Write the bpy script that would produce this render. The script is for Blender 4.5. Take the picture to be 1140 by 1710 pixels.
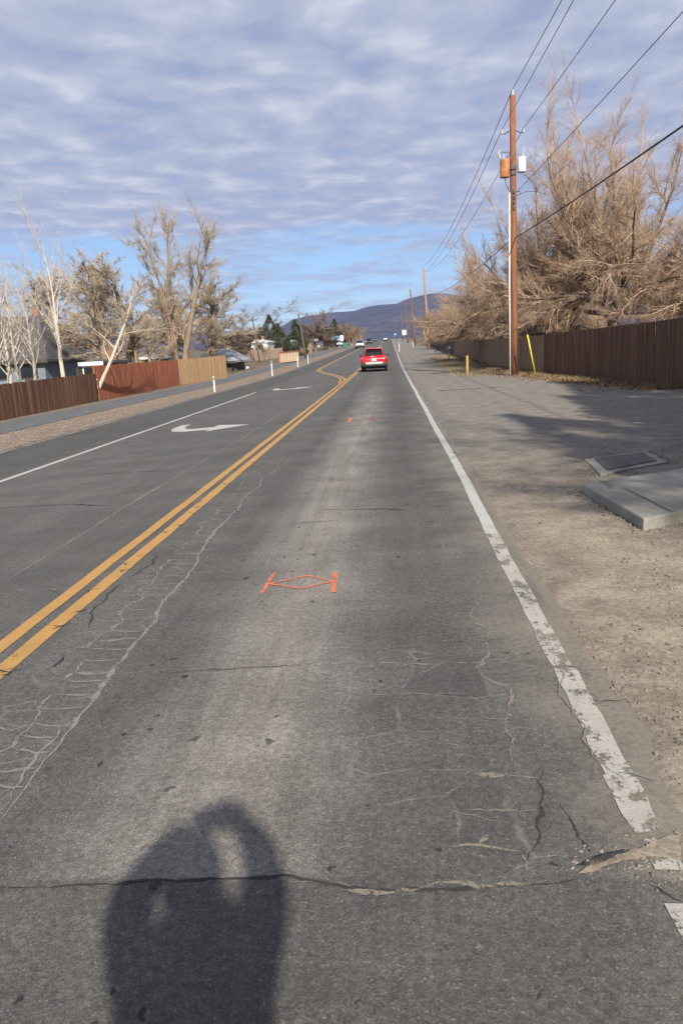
import bpy, bmesh, math, random
from mathutils import Vector, Matrix, noise as mn
R = math.radians
random.seed(7)
scene = bpy.context.scene
COL = scene.collection
for o in list(bpy.data.objects): bpy.data.objects.remove(o)

# ------------------------------------------------------------------ camera
F, PX, PY, H = 1250., 570., 855., 1.70          # focal length and centre in photo pixels, eye height
RHO = R(3.0)
_u, _v = 651. - PX, PY - 577.
_u0 = _u*math.cos(RHO) + _v*math.sin(RHO); _v0 = -_u*math.sin(RHO) + _v*math.cos(RHO)
TH = math.atan(_v0/F); YAW = math.atan(_u0*math.cos(TH)/F)
CM = Matrix.Rotation(YAW, 3, 'Z') @ Matrix.Rotation(math.pi/2 - TH, 3, 'X') @ Matrix.Rotation(-RHO, 3, 'Z')
cd = bpy.data.cameras.new('camera'); cam = bpy.data.objects.new('view_camera', cd); COL.objects.link(cam)
cd.sensor_fit = 'VERTICAL'; cd.sensor_height = 36.; cd.lens = F/1710*36
cd.clip_start = .02; cd.clip_end = 40000
cam.matrix_world = Matrix.Translation((0, 0, H)) @ CM.to_4x4()
scene.camera = cam

# ------------------------------------------------------------------ sun, sky, exposure
SUN_EL, SHADOW_AZ = R(33), R(-15)                # shadows fall ahead and a little to the left
ld = Vector((math.sin(SHADOW_AZ)*math.cos(SUN_EL), math.cos(SHADOW_AZ)*math.cos(SUN_EL), -math.sin(SUN_EL)))
sd = bpy.data.lights.new('sun', 'SUN'); sd.energy = 3.6; sd.angle = R(1.1); sd.color = (1, .93, .82)
sun = bpy.data.objects.new('sun', sd); COL.objects.link(sun)
sun.rotation_euler = ld.to_track_quat('-Z', 'Y').to_euler(); sun.location = (20, -40, 40)
scene.view_settings.view_transform = 'Standard'; scene.view_settings.look = 'None'
scene.view_settings.gamma = 1; scene.view_settings.exposure = .95

class NT:
    def __init__(s, tree): s.t = tree; s.n = tree.nodes; s.l = tree.links
    def new(s, typ, **kw):
        n = s.n.new(typ)
        for k, v in kw.items(): setattr(n, k, v)
        return n
    def put(s, sock, v):
        if isinstance(v, bpy.types.NodeSocket): s.l.new(v, sock)
        elif v is not None:
            if sock.type == 'RGBA' and not hasattr(v, '__len__'): v = (v, v, v, 1)
            if sock.type == 'RGBA' and len(v) == 3: v = (*v, 1)
            sock.default_value = v
    def m(s, op, a, b=None, c=None, clamp=False):
        n = s.new('ShaderNodeMath', operation=op); n.use_clamp = clamp
        s.put(n.inputs[0], a); s.put(n.inputs[1], b); s.put(n.inputs[2], c); return n.outputs[0]
    def add(s, a, b): return s.m('ADD', a, b)
    def sub(s, a, b): return s.m('SUBTRACT', a, b)
    def mul(s, a, b): return s.m('MULTIPLY', a, b)
    def ss(s, x, a, b, lo=0., hi=1.):            # smooth step from a to b
        n = s.new('ShaderNodeMapRange', interpolation_type='SMOOTHSTEP')
        s.put(n.inputs[0], x); s.put(n.inputs[1], a); s.put(n.inputs[2], b); s.put(n.inputs[3], lo); s.put(n.inputs[4], hi)
        return n.outputs[0]
    def xyz(s, x, y, z=0.):
        n = s.new('ShaderNodeCombineXYZ'); s.put(n.inputs[0], x); s.put(n.inputs[1], y); s.put(n.inputs[2], z); return n.outputs[0]
    def sep(s, v):
        n = s.new('ShaderNodeSeparateXYZ'); s.put(n.inputs[0], v); return n.outputs
    def noise(s, vec, scale=1., detail=4., rough=.55, dist=0., col=False):
        n = s.new('ShaderNodeTexNoise'); s.put(n.inputs['Vector'], vec); n.inputs['Scale'].default_value = scale
        n.inputs['Detail'].default_value = detail; n.inputs['Roughness'].default_value = rough; n.inputs['Distortion'].default_value = dist
        return n.outputs['Color' if col else 'Fac']
    def vor(s, vec, scale=1., feature='F1', out='Distance', rand=1.):
        n = s.new('ShaderNodeTexVoronoi', feature=feature); s.put(n.inputs['Vector'], vec); n.inputs['Scale'].default_value = scale
        n.inputs['Randomness'].default_value = rand; return n.outputs[out]
    def mix(s, f, a, b, typ='MIX'):
        n = s.new('ShaderNodeMix', data_type='RGBA', blend_type=typ); n.clamp_factor = True
        s.put(n.inputs[0], f); s.put(n.inputs[6], a); s.put(n.inputs[7], b); return n.outputs[2]
    def vscale(s, v, k):
        n = s.new('ShaderNodeVectorMath', operation='MULTIPLY'); s.put(n.inputs[0], v); s.put(n.inputs[1], k); return n.outputs[0]
    def vadd(s, a, b):
        n = s.new('ShaderNodeVectorMath', operation='ADD'); s.put(n.inputs[0], a); s.put(n.inputs[1], b); return n.outputs[0]
    def bump(s, h, strength=.5, dist=.01):
        n = s.new('ShaderNodeBump'); n.inputs['Strength'].default_value = strength; n.inputs['Distance'].default_value = dist
        s.put(n.inputs['Height'], h); return n.outputs[0]

w = bpy.data.worlds.new('World'); scene.world = w; w.use_nodes = True
N = NT(w.node_tree); N.n.clear()
sky = N.new('ShaderNodeTexSky', sky_type='NISHITA'); sky.sun_disc = False
sky.sun_elevation = SUN_EL; sky.sun_rotation = math.pi + SHADOW_AZ
sky.altitude = 1400; sky.dust_density = .6; sky.ozone_density = 1.6
tc = N.new('ShaderNodeTexCoord').outputs['Generated']
sx, sy, sz = N.sep(tc)
zz = N.m('MAXIMUM', sz, .012)
cp = N.xyz(N.m('DIVIDE', sx, zz), N.m('DIVIDE', sy, zz), 0)      # where the view ray meets the cloud layer
wob = N.vscale(N.vadd(N.noise(cp, .9, 2, col=True), (-.5, -.5, -.5)), (.45, .45, 0))
cq = N.vadd(cp, wob)
rr = N.m('DIVIDE', 1., zz)
big = N.noise(cq, .55, 3, .5)
cell = N.noise(N.vscale(cq, (1.2, .9, 1)), 3.1, 4, .5)
fine = N.noise(cq, 6.5, 5, .6)
dens = N.add(N.add(N.mul(cell, .74), N.mul(big, .20)), N.mul(fine, .11))
ccol = N.new('ShaderNodeValToRGB'); cr = ccol.color_ramp
for pos, c in ((.36, (.365, .405, .555)), (.47, (.415, .46, .61)), (.56, (.485, .53, .665)), (.67, (.65, .68, .77))):
    e = cr.elements.new(pos); e.color = (*c, 1)
cr.elements.remove(cr.elements[0]); cr.elements.remove(cr.elements[-1])
N.put(ccol.inputs[0], dens)
cloud = N.mix(1., ccol.outputs[0], (5.35, 5.3, 5.25), 'MULTIPLY')
edge = N.add(rr, N.mul(N.sub(big, .5), 6.))
deck = N.ss(edge, 8.2, 6.4)
thin = N.ss(N.noise(N.vscale(cq, (.8, .35, 1)), 1.0, 5, .6), .40, .62)
holes = N.ss(dens, .40, .47, .80, 1.)
cover = N.m('MAXIMUM', N.mul(deck, holes), N.mul(thin, .75))
low = N.mix(N.ss(rr, 8., 20.), cloud, (2.9, 3.15, 3.6))
skyb = N.mix(1., sky.outputs[0], (.50, .585, .66), 'MULTIPLY')
bg = N.new('ShaderNodeBackground'); N.put(bg.inputs[0], N.mix(cover, skyb, low)); bg.inputs[1].default_value = .1
N.l.new(bg.outputs[0], N.new('ShaderNodeOutputWorld').inputs[0])

# ------------------------------------------------------------------ terrain and placing helpers
def prof(y):
    a, b, s = 45., 75., .015
    if y < a: return 0.
    if y < b: return s*(y-a)**2/(2*(b-a))
    if y < 400: return s*(b-a)/2 + s*(y-b)
    return s*(b-a)/2 + s*325 + .001*(y-400)
def lat(x): return -.045*min(max(-2.5-x, 0), 7.)
def T(x, y): return prof(y) + lat(x)
def ray(px, py): return (CM @ Vector((px-PX, PY-py, -F))).normalized()
def G(px, py):                                    # ground point under a point of the photograph
    d = ray(px, py); o = Vector((0, 0, H)); t = .5
    while t < 2500:
        p = o + d*t
        if p.z < T(p.x, p.y): break
        t *= 1.004
    lo, hi = t/1.004, t
    for _ in range(26):
        m = (lo+hi)/2; p = o + d*m
        if p.z < T(p.x, p.y): hi = m
        else: lo = m
    return p
def at(px, py, Y):
    d = ray(px, py); return Vector((0, 0, H)) + d*(Y/d.y)
def smooth01(t): t = min(max(t, 0.), 1.); return t*t*(3-2*t)

# ------------------------------------------------------------------ object helpers
def link(name, me, mat=None, parent=None, label=None, cat=None, group=None, kind=None, loc=None, rz=0, smooth=False):
    o = bpy.data.objects.new(name, me); COL.objects.link(o)
    if mat is not None and me is not None and not me.materials: me.materials.append(mat)
    if smooth and me is not None: me.polygons.foreach_set('use_smooth', [True]*len(me.polygons))
    if parent: o.parent = parent
    if loc is not None: o.location = loc
    if rz: o.rotation_euler = (0, 0, rz)
    if label: o['label'] = label
    if cat: o['category'] = cat
    if group: o['group'] = group
    if kind: o['kind'] = kind
    return o
def empty(name, label, cat, loc=(0, 0, 0), rz=0, group=None):
    return link(name, None, label=label, cat=cat, loc=loc, rz=rz, group=group)
def mesh(V, Fc, name='m'):
    me = bpy.data.meshes.new(name); me.from_pydata([tuple(v) for v in V], [], Fc); me.update(); return me
class MB:                                         # collects shapes for one mesh
    def __init__(s): s.V = []; s.F = []
    def box(s, x0, x1, y0, y1, z0, z1):
        b = len(s.V)
        s.V += [(x0,y0,z0),(x1,y0,z0),(x1,y1,z0),(x0,y1,z0),(x0,y0,z1),(x1,y0,z1),(x1,y1,z1),(x0,y1,z1)]
        s.F += [[b+i for i in f] for f in ((0,3,2,1),(4,5,6,7),(0,1,5,4),(1,2,6,5),(2,3,7,6),(3,0,4,7))]
        return s
    def tube(s, pts, rad, sides=6, caps=True):
        pts = [Vector(p) for p in pts]; n = len(pts); b0 = len(s.V)
        for i, p in enumerate(pts):
            t = (pts[min(i+1, n-1)] - pts[max(i-1, 0)])
            t = t.normalized() if t.length > 1e-9 else Vector((0, 0, 1))
            a = Vector((1, 0, 0)) if abs(t.x) < .8 else Vector((0, 1, 0))
            u = t.cross(a).normalized(); v = t.cross(u)
            r = rad[i] if hasattr(rad, '__len__') else rad
            for k in range(sides):
                an = 2*math.pi*k/sides
                q = p + u*(r*math.cos(an)) + v*(r*math.sin(an)); s.V.append((q.x, q.y, q.z))
        for i in range(n-1):
            for k in range(sides):
                k2 = (k+1) % sides
                s.F.append([b0+i*sides+k, b0+i*sides+k2, b0+(i+1)*sides+k2, b0+(i+1)*sides+k])
        if caps:
            s.F.append([b0+k for k in range(sides)][::-1]); s.F.append([b0+(n-1)*sides+k for k in range(sides)])
        return s
    def lathe(s, prof_, sides=16, o=(0, 0, 0)):
        b0 = len(s.V)
        for r, z in prof_:
            for k in range(sides):
                an = 2*math.pi*k/sides; s.V.append((o[0]+r*math.cos(an), o[1]+r*math.sin(an), o[2]+z))
        for i in range(len(prof_)-1):
            for k in range(sides):
                k2 = (k+1) % sides
                s.F.append([b0+i*sides+k, b0+i*sides+k2, b0+(i+1)*sides+k2, b0+(i+1)*sides+k])
        s.F.append([b0+k for k in range(sides)][::-1]); s.F.append([b0+(len(prof_)-1)*sides+k for k in range(sides)])
        return s
    def poly(s, pts): b = len(s.V); s.V += [tuple(p) for p in pts]; s.F.append(list(range(b, b+len(pts)))); return s
    def prism(s, pts, d):                          # polygon extruded by vector d
        b = len(s.V); n = len(pts); d = Vector(d)
        s.V += [tuple(p) for p in pts] + [tuple(Vector(p)+d) for p in pts]
        s.F.append([b+i for i in range(n)][::-1]); s.F.append([b+n+i for i in range(n)])
        for i in range(n): j = (i+1) % n; s.F.append([b+i, b+j, b+n+j, b+n+i])
        return s
    def me(s, name='m'): return mesh(s.V, s.F, name)
    def build(s, name, mat, parent=None, **kw):
        kw.setdefault('smooth', False); return link(name, s.me(name), mat, parent, **kw)
def bevel(me, w, seg=2):
    bm = bmesh.new(); bm.from_mesh(me); bmesh.ops.remove_doubles(bm, verts=bm.verts, dist=1e-5)
    bmesh.ops.recalc_face_normals(bm, faces=bm.faces)
    bmesh.ops.bevel(bm, geom=list(bm.edges), offset=w, segments=seg, affect='EDGES', profile=.5, clamp_overlap=True)
    bm.to_mesh(me); bm.free(); me.update(); return me

# ------------------------------------------------------------------ materials
MATS = {}
def mat(name, fn):
    m = bpy.data.materials.new(name); m.use_nodes = True; n = NT(m.node_tree); n.n.clear()
    out = n.new('ShaderNodeOutputMaterial'); b = n.new('ShaderNodeBsdfPrincipled'); n.l.new(b.outputs[0], out.inputs[0])
    n.b = b; n.out = out; n.obj = n.new('ShaderNodeTexCoord').outputs['Object']
    fn(n); MATS[name] = m; return m
def simple(name, col, rough=.7, metal=0., var=.25, scale=6., bump=0., coat=0., objrand=0.):
    def f(n):
        k = n.noise(n.obj, scale, 5, .6)
        c = n.mix(n.ss(k, .3, .7), tuple(x*(1-var) for x in col), tuple(min(1, x*(1+var)) for x in col))
        if objrand:
            oi = n.new('ShaderNodeObjectInfo').outputs['Random']
            c = n.mix(1., c, n.xyz(*[n.add(n.mul(oi, 2*objrand), 1-objrand)]*3), 'MULTIPLY')
        n.put(n.b.inputs['Base Color'], c); n.b.inputs['Roughness'].default_value = rough; n.b.inputs['Metallic'].default_value = metal
        n.b.inputs['Coat Weight'].default_value = coat
        if bump: n.put(n.b.inputs['Normal'], n.bump(n.noise(n.obj, scale*6, 4), bump, .01))
    return mat(name, f)

def f_road(n):
    X, Y, Z = n.sep(n.obj)
    p = n.xyz(X, Y, 0)
    wobx = n.add(X, n.mul(n.sub(n.noise(p, .55, 3), .5), .35))
    wobf = n.add(wobx, n.mul(n.sub(n.noise(p, 6., 3), .5), .10))
    g = lambda c, s: n.m('POWER', 2.718, n.mul(-1., n.m('POWER', n.m('DIVIDE', n.sub(wobf, c), s), 2.)))
    ours = n.ss(X, -2.45, -2.35)
    near = n.ss(n.add(Y, n.mul(n.sub(n.noise(p, 3., 4), .5), .12)), 2.16, 2.12)      # newer patch before the joint
    fadefar = n.ss(Y, 45., 12.)
    fade2 = n.ss(Y, 14., 5.)
    v = n.add(.098, n.mul(n.ss(X, -6.4, -6.9), -.02))
    v = n.add(v, n.mul(ours, n.add(.0, n.mul(fade2, .006))))
    body = n.mul(ours, n.sub(1., near))
    worn = n.mul(g(-.72, .42), n.mul(body, fadefar))
    stre = n.noise(n.xyz(n.mul(X, 9.), n.mul(Y, .55), 0), 1., 4, .6)
    tra = n.noise(n.xyz(n.mul(X, .7), n.mul(Y, 7.), 0), 1., 4, .6)
    blot = n.noise(p, 1.3, 5, .6)
    v = n.add(v, n.mul(worn, n.ss(n.add(n.mul(stre, .6), n.mul(blot, .4)), .28, .70, .07, .115)))
    v = n.sub(v, n.mul(n.mul(g(.12, .34), body), .014))
    v = n.sub(v, n.mul(n.mul(g(-1.42, .17), body), .016))
    v = n.mul(v, n.ss(tra, .3, .7, .95, 1.05)); v = n.mul(v, n.ss(stre, .3, .7, .94, 1.06))
    v = n.mul(v, n.ss(blot, .3, .72, .86, 1.14))
    v = n.mul(v, n.ss(n.noise(p, .25, 3), .3, .7, .92, 1.08))
    v = n.sub(v, n.mul(near, .010))
    # aggregate grain
    cellv = n.new('ShaderNodeTexVoronoi', feature='F1'); n.put(cellv.inputs['Vector'], p); cellv.inputs['Scale'].default_value = 150.
    cv = n.sep(cellv.outputs['Color'])[0]
    grain = n.noise(p, 130., 3, .7)
    gr2 = n.noise(p, 32., 4, .65)
    v = n.mul(v, n.ss(cv, 0., 1., .80, 1.22))
    v = n.mul(v, n.ss(grain, .25, .75, .70, 1.30))
    v = n.mul(v, n.ss(gr2, .25, .75, .74, 1.26))
    v = n.add(v, n.mul(n.ss(cv, .975, .985), .05))
    # tar spots
    sp = n.vadd(p, n.vscale(n.vadd(n.noise(p, 14., 3, col=True), (-.5, -.5, -.5)), (.09, .09, 0)))
    vo = n.new('ShaderNodeTexVoronoi', feature='F1'); n.put(vo.inputs['Vector'], n.vscale(sp, (1., .8, 1.))); vo.inputs['Scale'].default_value = 8.5
    rnd = n.sep(vo.outputs['Color'])[0]
    thr = n.mul(n.ss(rnd, .55, 1.), .17)
    spot = n.mul(n.ss(n.sub(vo.outputs['Distance'], thr), .012, -.012), n.ss(X, -1.9, -1.2))
    v = n.mul(v, n.sub(1., n.mul(spot, .62)))
    warm = n.mix(n.mul(worn, .8), n.xyz(v, n.mul(v, .965), n.mul(v, .89)), n.xyz(n.mul(v, 1.05), n.mul(v, .96), n.mul(v, .84)))
    # alligator cracks along the yellow line and block cracks in the wheel path
    d1 = n.vscale(n.vadd(n.noise(p, 2.2, 3, col=True), (-.5, -.5, -.5)), (.30, .22, 0))
    pa = n.vadd(p, d1)
    a1 = n.vor(n.vscale(pa, (2.0, 4.6, 1.)), 1., 'DISTANCE_TO_EDGE')
    band = n.mul(n.ss(wobx, -2.10, -1.98), n.ss(n.add(X, n.mul(Y, .022)), -1.50, -1.54))
    ck = n.ss(a1, .055, .012)
    ali = n.mul(n.mul(ck, band), n.mul(n.ss(Y, 16., 4., .25, 1.), n.mul(n.sub(1., near), n.ss(n.noise(p, 3.3, 3), .42, .62, .0, .45))))
    b1 = n.vor(n.vscale(pa, (2.3, 3.1, 1.)), 1., 'DISTANCE_TO_EDGE')
    bb = n.mul(n.ss(b1, .026, .006), n.mul(n.mul(n.ss(X, -.42, -.2), n.ss(X, .95, .7)), n.mul(n.ss(Y, 4.9, 3.7), n.sub(1., near))))
    bb = n.mul(bb, n.ss(n.noise(p, 2.4, 4), .42, .66, .0, .55))
    bc = n.new('ShaderNodeTexVoronoi', feature='F1'); n.put(bc.inputs['Vector'], n.vscale(pa, (2.3, 3.1, 1.))); bc.inputs['Scale'].default_value = 1.
    blk = n.mul(n.ss(n.sep(bc.outputs['Color'])[0], .35, 1., 0., .34), n.mul(n.mul(n.ss(X, -.42, -.1), n.ss(X, .95, .8)), n.mul(n.ss(Y, 4.9, 3.), n.sub(1., near))))
    warm = n.mix(blk, warm, (.03, .03, .031))
    crack = n.m('MAXIMUM', ali, bb)
    c = n.mix(n.mul(crack, .8), warm, n.mix(grain, (.19, .175, .15), (.27, .25, .21)))
    # dust blown in from the shoulder
    dust = n.mul(n.ss(n.add(X, n.mul(n.sub(blot, .5), .9)), .36, 1.05), n.ss(n.add(n.mul(gr2, .5), n.mul(blot, .5)), .30, .62, .25, .95))
    dust = n.mul(dust, n.mul(n.ss(Y, 26., 5., .2, 1.), n.sub(1., n.mul(near, .75))))
    dust = n.m('MAXIMUM', dust, n.mul(n.ss(n.add(X, n.mul(n.sub(gr2, .5), .12)), .90, .99), n.ss(gr2, .25, .6, .6, 1.)))
    c = n.mix(n.mul(dust, .9), c, n.mix(grain, (.19, .166, .133), (.295, .258, .207)))
    n.put(n.b.inputs['Base Color'], c)
    n.put(n.b.inputs['Roughness'], n.ss(v, .03, .12, .78, .95)); n.b.inputs['Specular IOR Level'].default_value = .3
    hgt = n.sub(n.add(n.mul(cv, .6), n.add(n.mul(grain, .8), n.mul(gr2, .6))), n.mul(crack, 1.2))
    n.put(n.b.inputs['Normal'], n.bump(hgt, .55, .006))
mat('asphalt', f_road)

def f_ground(n):
    X, Y, Z = n.sep(n.obj); p = n.xyz(X, Y, 0)
    b1 = n.noise(p, .35, 5, .6); b2 = n.noise(p, 2.6, 5, .6); b3 = n.noise(p, 24., 4, .65); b4 = n.noise(p, 110., 3, .7)
    vo = n.new('ShaderNodeTexVoronoi', feature='F1'); n.put(vo.inputs['Vector'], p); vo.inputs['Scale'].default_value = 48.
    rnd = n.sep(vo.outputs['Color'])[0]
    tan = n.mix(n.ss(b2, .3, .7), (.205, .170, .131), (.315, .266, .208))
    gry = n.mix(n.ss(b2, .3, .7), (.165, .148, .125), (.23, .208, .178))
    c = n.mix(n.ss(n.add(Y, n.mul(n.sub(b1, .5), 8.)), 6., 13.), tan, gry)
    verge = n.mix(n.ss(b2, .3, .7), (.17, .13, .10), (.25, .20, .155))
    c = n.mix(n.ss(X, -4., -5.), c, verge)
    dry = n.mix(n.ss(b1, .35, .65), (.17, .135, .085), (.10, .085, .055))
    away = n.m('MAXIMUM', n.ss(X, -14., -15.), n.ss(n.add(X, n.mul(n.sub(b1, .5), 2.)), 5.6, 7.2))
    away = n.m('MAXIMUM', n.mul(away, n.ss(Y, 24., 32.)), n.ss(X, -14., -15.))
    c = n.mix(away, c, dry)
    c = n.mix(n.ss(Y, 500., 1400.), c, n.mix(b1, (.20, .165, .12), (.11, .10, .075)))
    near = n.ss(Y, 60., 20.)
    k = n.mul(n.ss(b3, .25, .75, .85, 1.15), n.mul(n.ss(b4, .25, .75, .82, 1.18), n.ss(rnd, 0., 1., .86, 1.14)))
    c = n.mix(1., c, n.xyz(k, k, k), 'MULTIPLY')
    n.put(n.b.inputs['Base Color'], c); n.b.inputs['Roughness'].default_value = .95; n.b.inputs['Specular IOR Level'].default_value = .2
    hh = n.add(n.mul(b3, 1.2), n.add(n.mul(b4, .5), n.mul(n.sub(1., vo.outputs['Distance']), .5)))
    n.put(n.b.inputs['Normal'], n.bump(hh, .4, .007))
mat('dirt', f_ground)

def paint(name, col, wear, dirt=(.12, .105, .085), sc=1.):
    def f(n):
        p = n.obj
        k = n.add(n.mul(n.noise(p, 5.*sc, 5, .65), .55), n.add(n.mul(n.noise(p, 55., 4, .7), .25), n.mul(n.noise(n.vscale(p, (3., .6, 1)), 6.*sc, 3), .20)))
        tr = n.new('ShaderNodeBsdfTransparent')
        ms = n.new('ShaderNodeMixShader')
        n.put(ms.inputs[0], n.ss(k, wear-.035, wear+.03)); n.l.new(tr.outputs[0], ms.inputs[1]); n.l.new(n.b.outputs[0], ms.inputs[2])
        n.l.new(ms.outputs[0], n.out.inputs[0])
        g = n.noise(p, 70., 4, .7)
        c = n.mix(n.ss(n.noise(p, 3., 5, .6), .40, .75, .05, .5), col, tuple(.5*a+.5*b for a, b in zip(col, dirt)))
        c = n.mix(n.ss(g, .3, .75, .3, 0.), c, dirt)
        n.put(n.b.inputs['Base Color'], c); n.b.inputs['Roughness'].default_value = .75
        n.put(n.b.inputs['Normal'], n.bump(g, .4, .004))
    return mat(name, f)
paint('white_paint', (.50, .49, .46), .30)
paint('worn_white_paint', (.45, .43, .385), .478)
paint('ghost_paint', (.26, .25, .23), .50)
paint('yellow_paint', (.50, .265, .06), .38)
paint('orange_paint', (.72, .17, .08), .44, sc=3.)
paint('faint_orange_paint', (.45, .15, .09), .50, sc=3.)
paint('faint_yellow_paint', (.36, .31, .10), .52, sc=3.)
def f_crack(n, c0, c1, thr):
    k = n.add(n.mul(n.noise(n.obj, 18., 4, .7), .6), n.mul(n.noise(n.obj, 90., 3, .7), .4))
    tr = n.new('ShaderNodeBsdfTransparent'); ms = n.new('ShaderNodeMixShader')
    n.put(ms.inputs[0], n.ss(k, thr-.07, thr+.08)); n.l.new(tr.outputs[0], ms.inputs[1]); n.l.new(n.b.outputs[0], ms.inputs[2]); n.l.new(ms.outputs[0], n.out.inputs[0])
    n.put(n.b.inputs['Base Color'], n.mix(n.noise(n.obj, 140., 2), c0, c1)); n.b.inputs['Roughness'].default_value = .95
mat('sand_crack', lambda n: f_crack(n, (.15, .128, .10), (.26, .228, .18), .46))
mat('pale_crack', lambda n: f_crack(n, (.145, .136, .12), (.245, .23, .20), .42))
mat('dark_crack', lambda n: f_crack(n, (.02, .019, .018), (.05, .047, .042), .42))

def f_wood(n, cols, zs=1.):
    oi = n.new('ShaderNodeObjectInfo').outputs['Random']
    X, Y, Z = n.sep(n.obj)
    off = n.mul(oi, 37.)
    q = n.xyz(n.add(n.mul(X, 34.), off), n.mul(Y, 34.), n.add(n.mul(Z, 1.6), off))
    g = n.noise(q, 1., 5, .65, .4); st = n.noise(n.xyz(n.add(n.mul(X, 6.), off), off, n.mul(Z, .8)), 1., 4)
    r = n.new('ShaderNodeValToRGB'); e = r.color_ramp.elements
    e[0].position = 0.; e[0].color = (*cols[0], 1); e[1].position = 1.; e[1].color = (*cols[-1], 1)
    for i, c in enumerate(cols[1:-1]): x = e.new((i+1)/(len(cols)-1)); x.color = (*c, 1)
    n.put(r.inputs[0], n.add(n.mul(oi, .78), n.mul(st, .22)))
    k = n.ss(g, .25, .75, .62, 1.3)
    n.put(n.b.inputs['Base Color'], n.mix(1., r.outputs[0], n.xyz(k, k, k), 'MULTIPLY')); n.b.inputs['Roughness'].default_value = .85
    n.put(n.b.inputs['Normal'], n.bump(g, .5, .004))
mat('brown_boards', lambda n: f_wood(n, ((.05, .028, .017), (.15, .068, .032), (.08, .042, .024), (.32, .155, .066))))
mat('red_boards', lambda n: f_wood(n, ((.24, .072, .034), (.33, .105, .048), (.29, .088, .04), (.38, .135, .066))))
mat('new_boards', lambda n: f_wood(n, ((.33, .20, .10), (.42, .27, .14), (.37, .23, .115), (.47, .32, .18))))
mat('dark_boards', lambda n: f_wood(n, ((.082, .038, .020), (.13, .062, .032), (.10, .05, .027), (.19, .10, .053))))
mat('tan_boards', lambda n: f_wood(n, ((.17, .11, .066), (.27, .175, .105), (.21, .14, .085), (.33, .225, .14))))
mat('grey_boards', lambda n: f_wood(n, ((.05, .036, .026), (.11, .08, .055), (.075, .055, .04), (.16, .12, .085))))
mat('pole_wood', lambda n: f_wood(n, ((.17, .062, .025), (.24, .095, .042))))
mat('pale_pole_wood', lambda n: f_wood(n, ((.33, .19, .10), (.40, .24, .13))))
mat('dark_pole_wood', lambda n: f_wood(n, ((.09, .055, .038), (.16, .10, .065))))
def bark(name, c0, c1):
    def f(n):
        X, Y, Z = n.sep(n.obj)
        k = n.noise(n.xyz(n.mul(X, 9.), n.mul(Y, 9.), n.mul(Z, 2.)), 1., 5, .65)
        n.put(n.b.inputs['Base Color'], n.mix(n.ss(k, .3, .7), c0, c1)); n.b.inputs['Roughness'].default_value = .9
        n.put(n.b.inputs['Normal'], n.bump(k, .6, .02))
    return mat(name, f)
bark('elm_bark', (.085, .063, .047), (.17, .13, .10)); bark('elm_twig', (.31, .205, .13), (.47, .345, .245))
bark('pale_branch', (.36, .285, .21), (.52, .43, .33))
bark('poplar_bark', (.38, .325, .265), (.60, .53, .44)); bark('poplar_twig', (.40, .335, .265), (.56, .49, .40))
bark('cottonwood_bark', (.17, .115, .075), (.30, .22, .15)); bark('cottonwood_twig', (.33, .262, .19), (.50, .425, .33))
bark('brown_twig', (.17, .125, .092), (.28, .21, .16)); bark('rust_twig', (.27, .175, .10), (.40, .28, .17))
simple('dead_leaf', (.34, .17, .055), .8, var=.5, scale=3.)
simple('litter_leaf', (.24, .135, .06), .85, var=.55, scale=9.)
simple('dry_grass', (.215, .165, .09), .9, var=.4, scale=3.); simple('green_grass', (.10, .12, .045), .9, var=.4, scale=3.)
simple('juniper', (.035, .05, .022), .85, var=.45, scale=1.5); simple('pine', (.045, .052, .028), .85, var=.45, scale=1.2)
simple('concrete', (.27, .255, .22), .9, var=.28, scale=2.2, bump=.35); simple('concrete_side', (.15, .14, .125), .95, var=.25, scale=6., bump=.4)
simple('vault_lid', (.085, .08, .074), .7, var=.2, scale=5., bump=.2)
simple('path_asphalt', (.105, .107, .11), .9, var=.15, scale=3., bump=.3)
simple('pebble', (.19, .162, .13), .9, var=.45, scale=12.); simple('pale_pebble', (.26, .205, .16), .9, var=.45, scale=5.)
simple('car_red', (.43, .011, .016), .22, var=.03, coat=1.); simple('car_white', (.72, .72, .72), .25, var=.03, coat=1.)
simple('car_dark', (.02, .022, .028), .25, var=.05, coat=1.); simple('car_blue', (.05, .08, .16), .25, var=.05, coat=1.); simple('car_silver', (.40, .41, .42), .3, .5, var=.05, coat=1.)
simple('glass', (.012, .014, .017), .06, var=.1); simple('black_plastic', (.018, .018, .018), .6, var=.2)
simple('silver_trim', (.55, .55, .55), .35, .6, var=.05); simple('tyre', (.016, .016, .016), .85, var=.2); simple('rim', (.32, .32, .33), .35, .8, var=.1)
simple('tail_lamp', (.62, .018, .02), .12, var=.1, coat=1.); simple('head_lamp', (.75, .77, .8), .1, var=.05, coat=1.); simple('plate', (.48, .56, .70), .5, var=.18, scale=18.)
simple('rusty_metal', (.42, .17, .05), .75, var=.4, scale=5.); simple('white_metal', (.66, .67, .68), .45, var=.08, scale=4.)
simple('grey_metal', (.30, .31, .32), .45, .7, var=.15); simple('dark_metal', (.05, .05, .05), .6, var=.2); simple('porcelain', (.42, .45, .48), .25, var=.1)
simple('wire', (.035, .035, .037), .6, var=.1); simple('yellow_plastic', (.70, .53, .03), .5, var=.08); simple('post_orange', (.42, .26, .08), .8, var=.25)
simple('white_plastic', (.70, .70, .68), .55, var=.08); simple('green_paint', (.03, .17, .10), .5, var=.15); simple('blue_paint', (.14, .33, .62), .5, var=.15); simple('sign_white', (.75, .75, .74), .5, var=.04)
simple('roof_grey', (.30, .31, .31), .8, var=.15, scale=3.); simple('roof_dark', (.07, .066, .065), .85, var=.2, scale=3.); simple('roof_blue', (.16, .19, .23), .8, var=.2, scale=3.)
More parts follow.
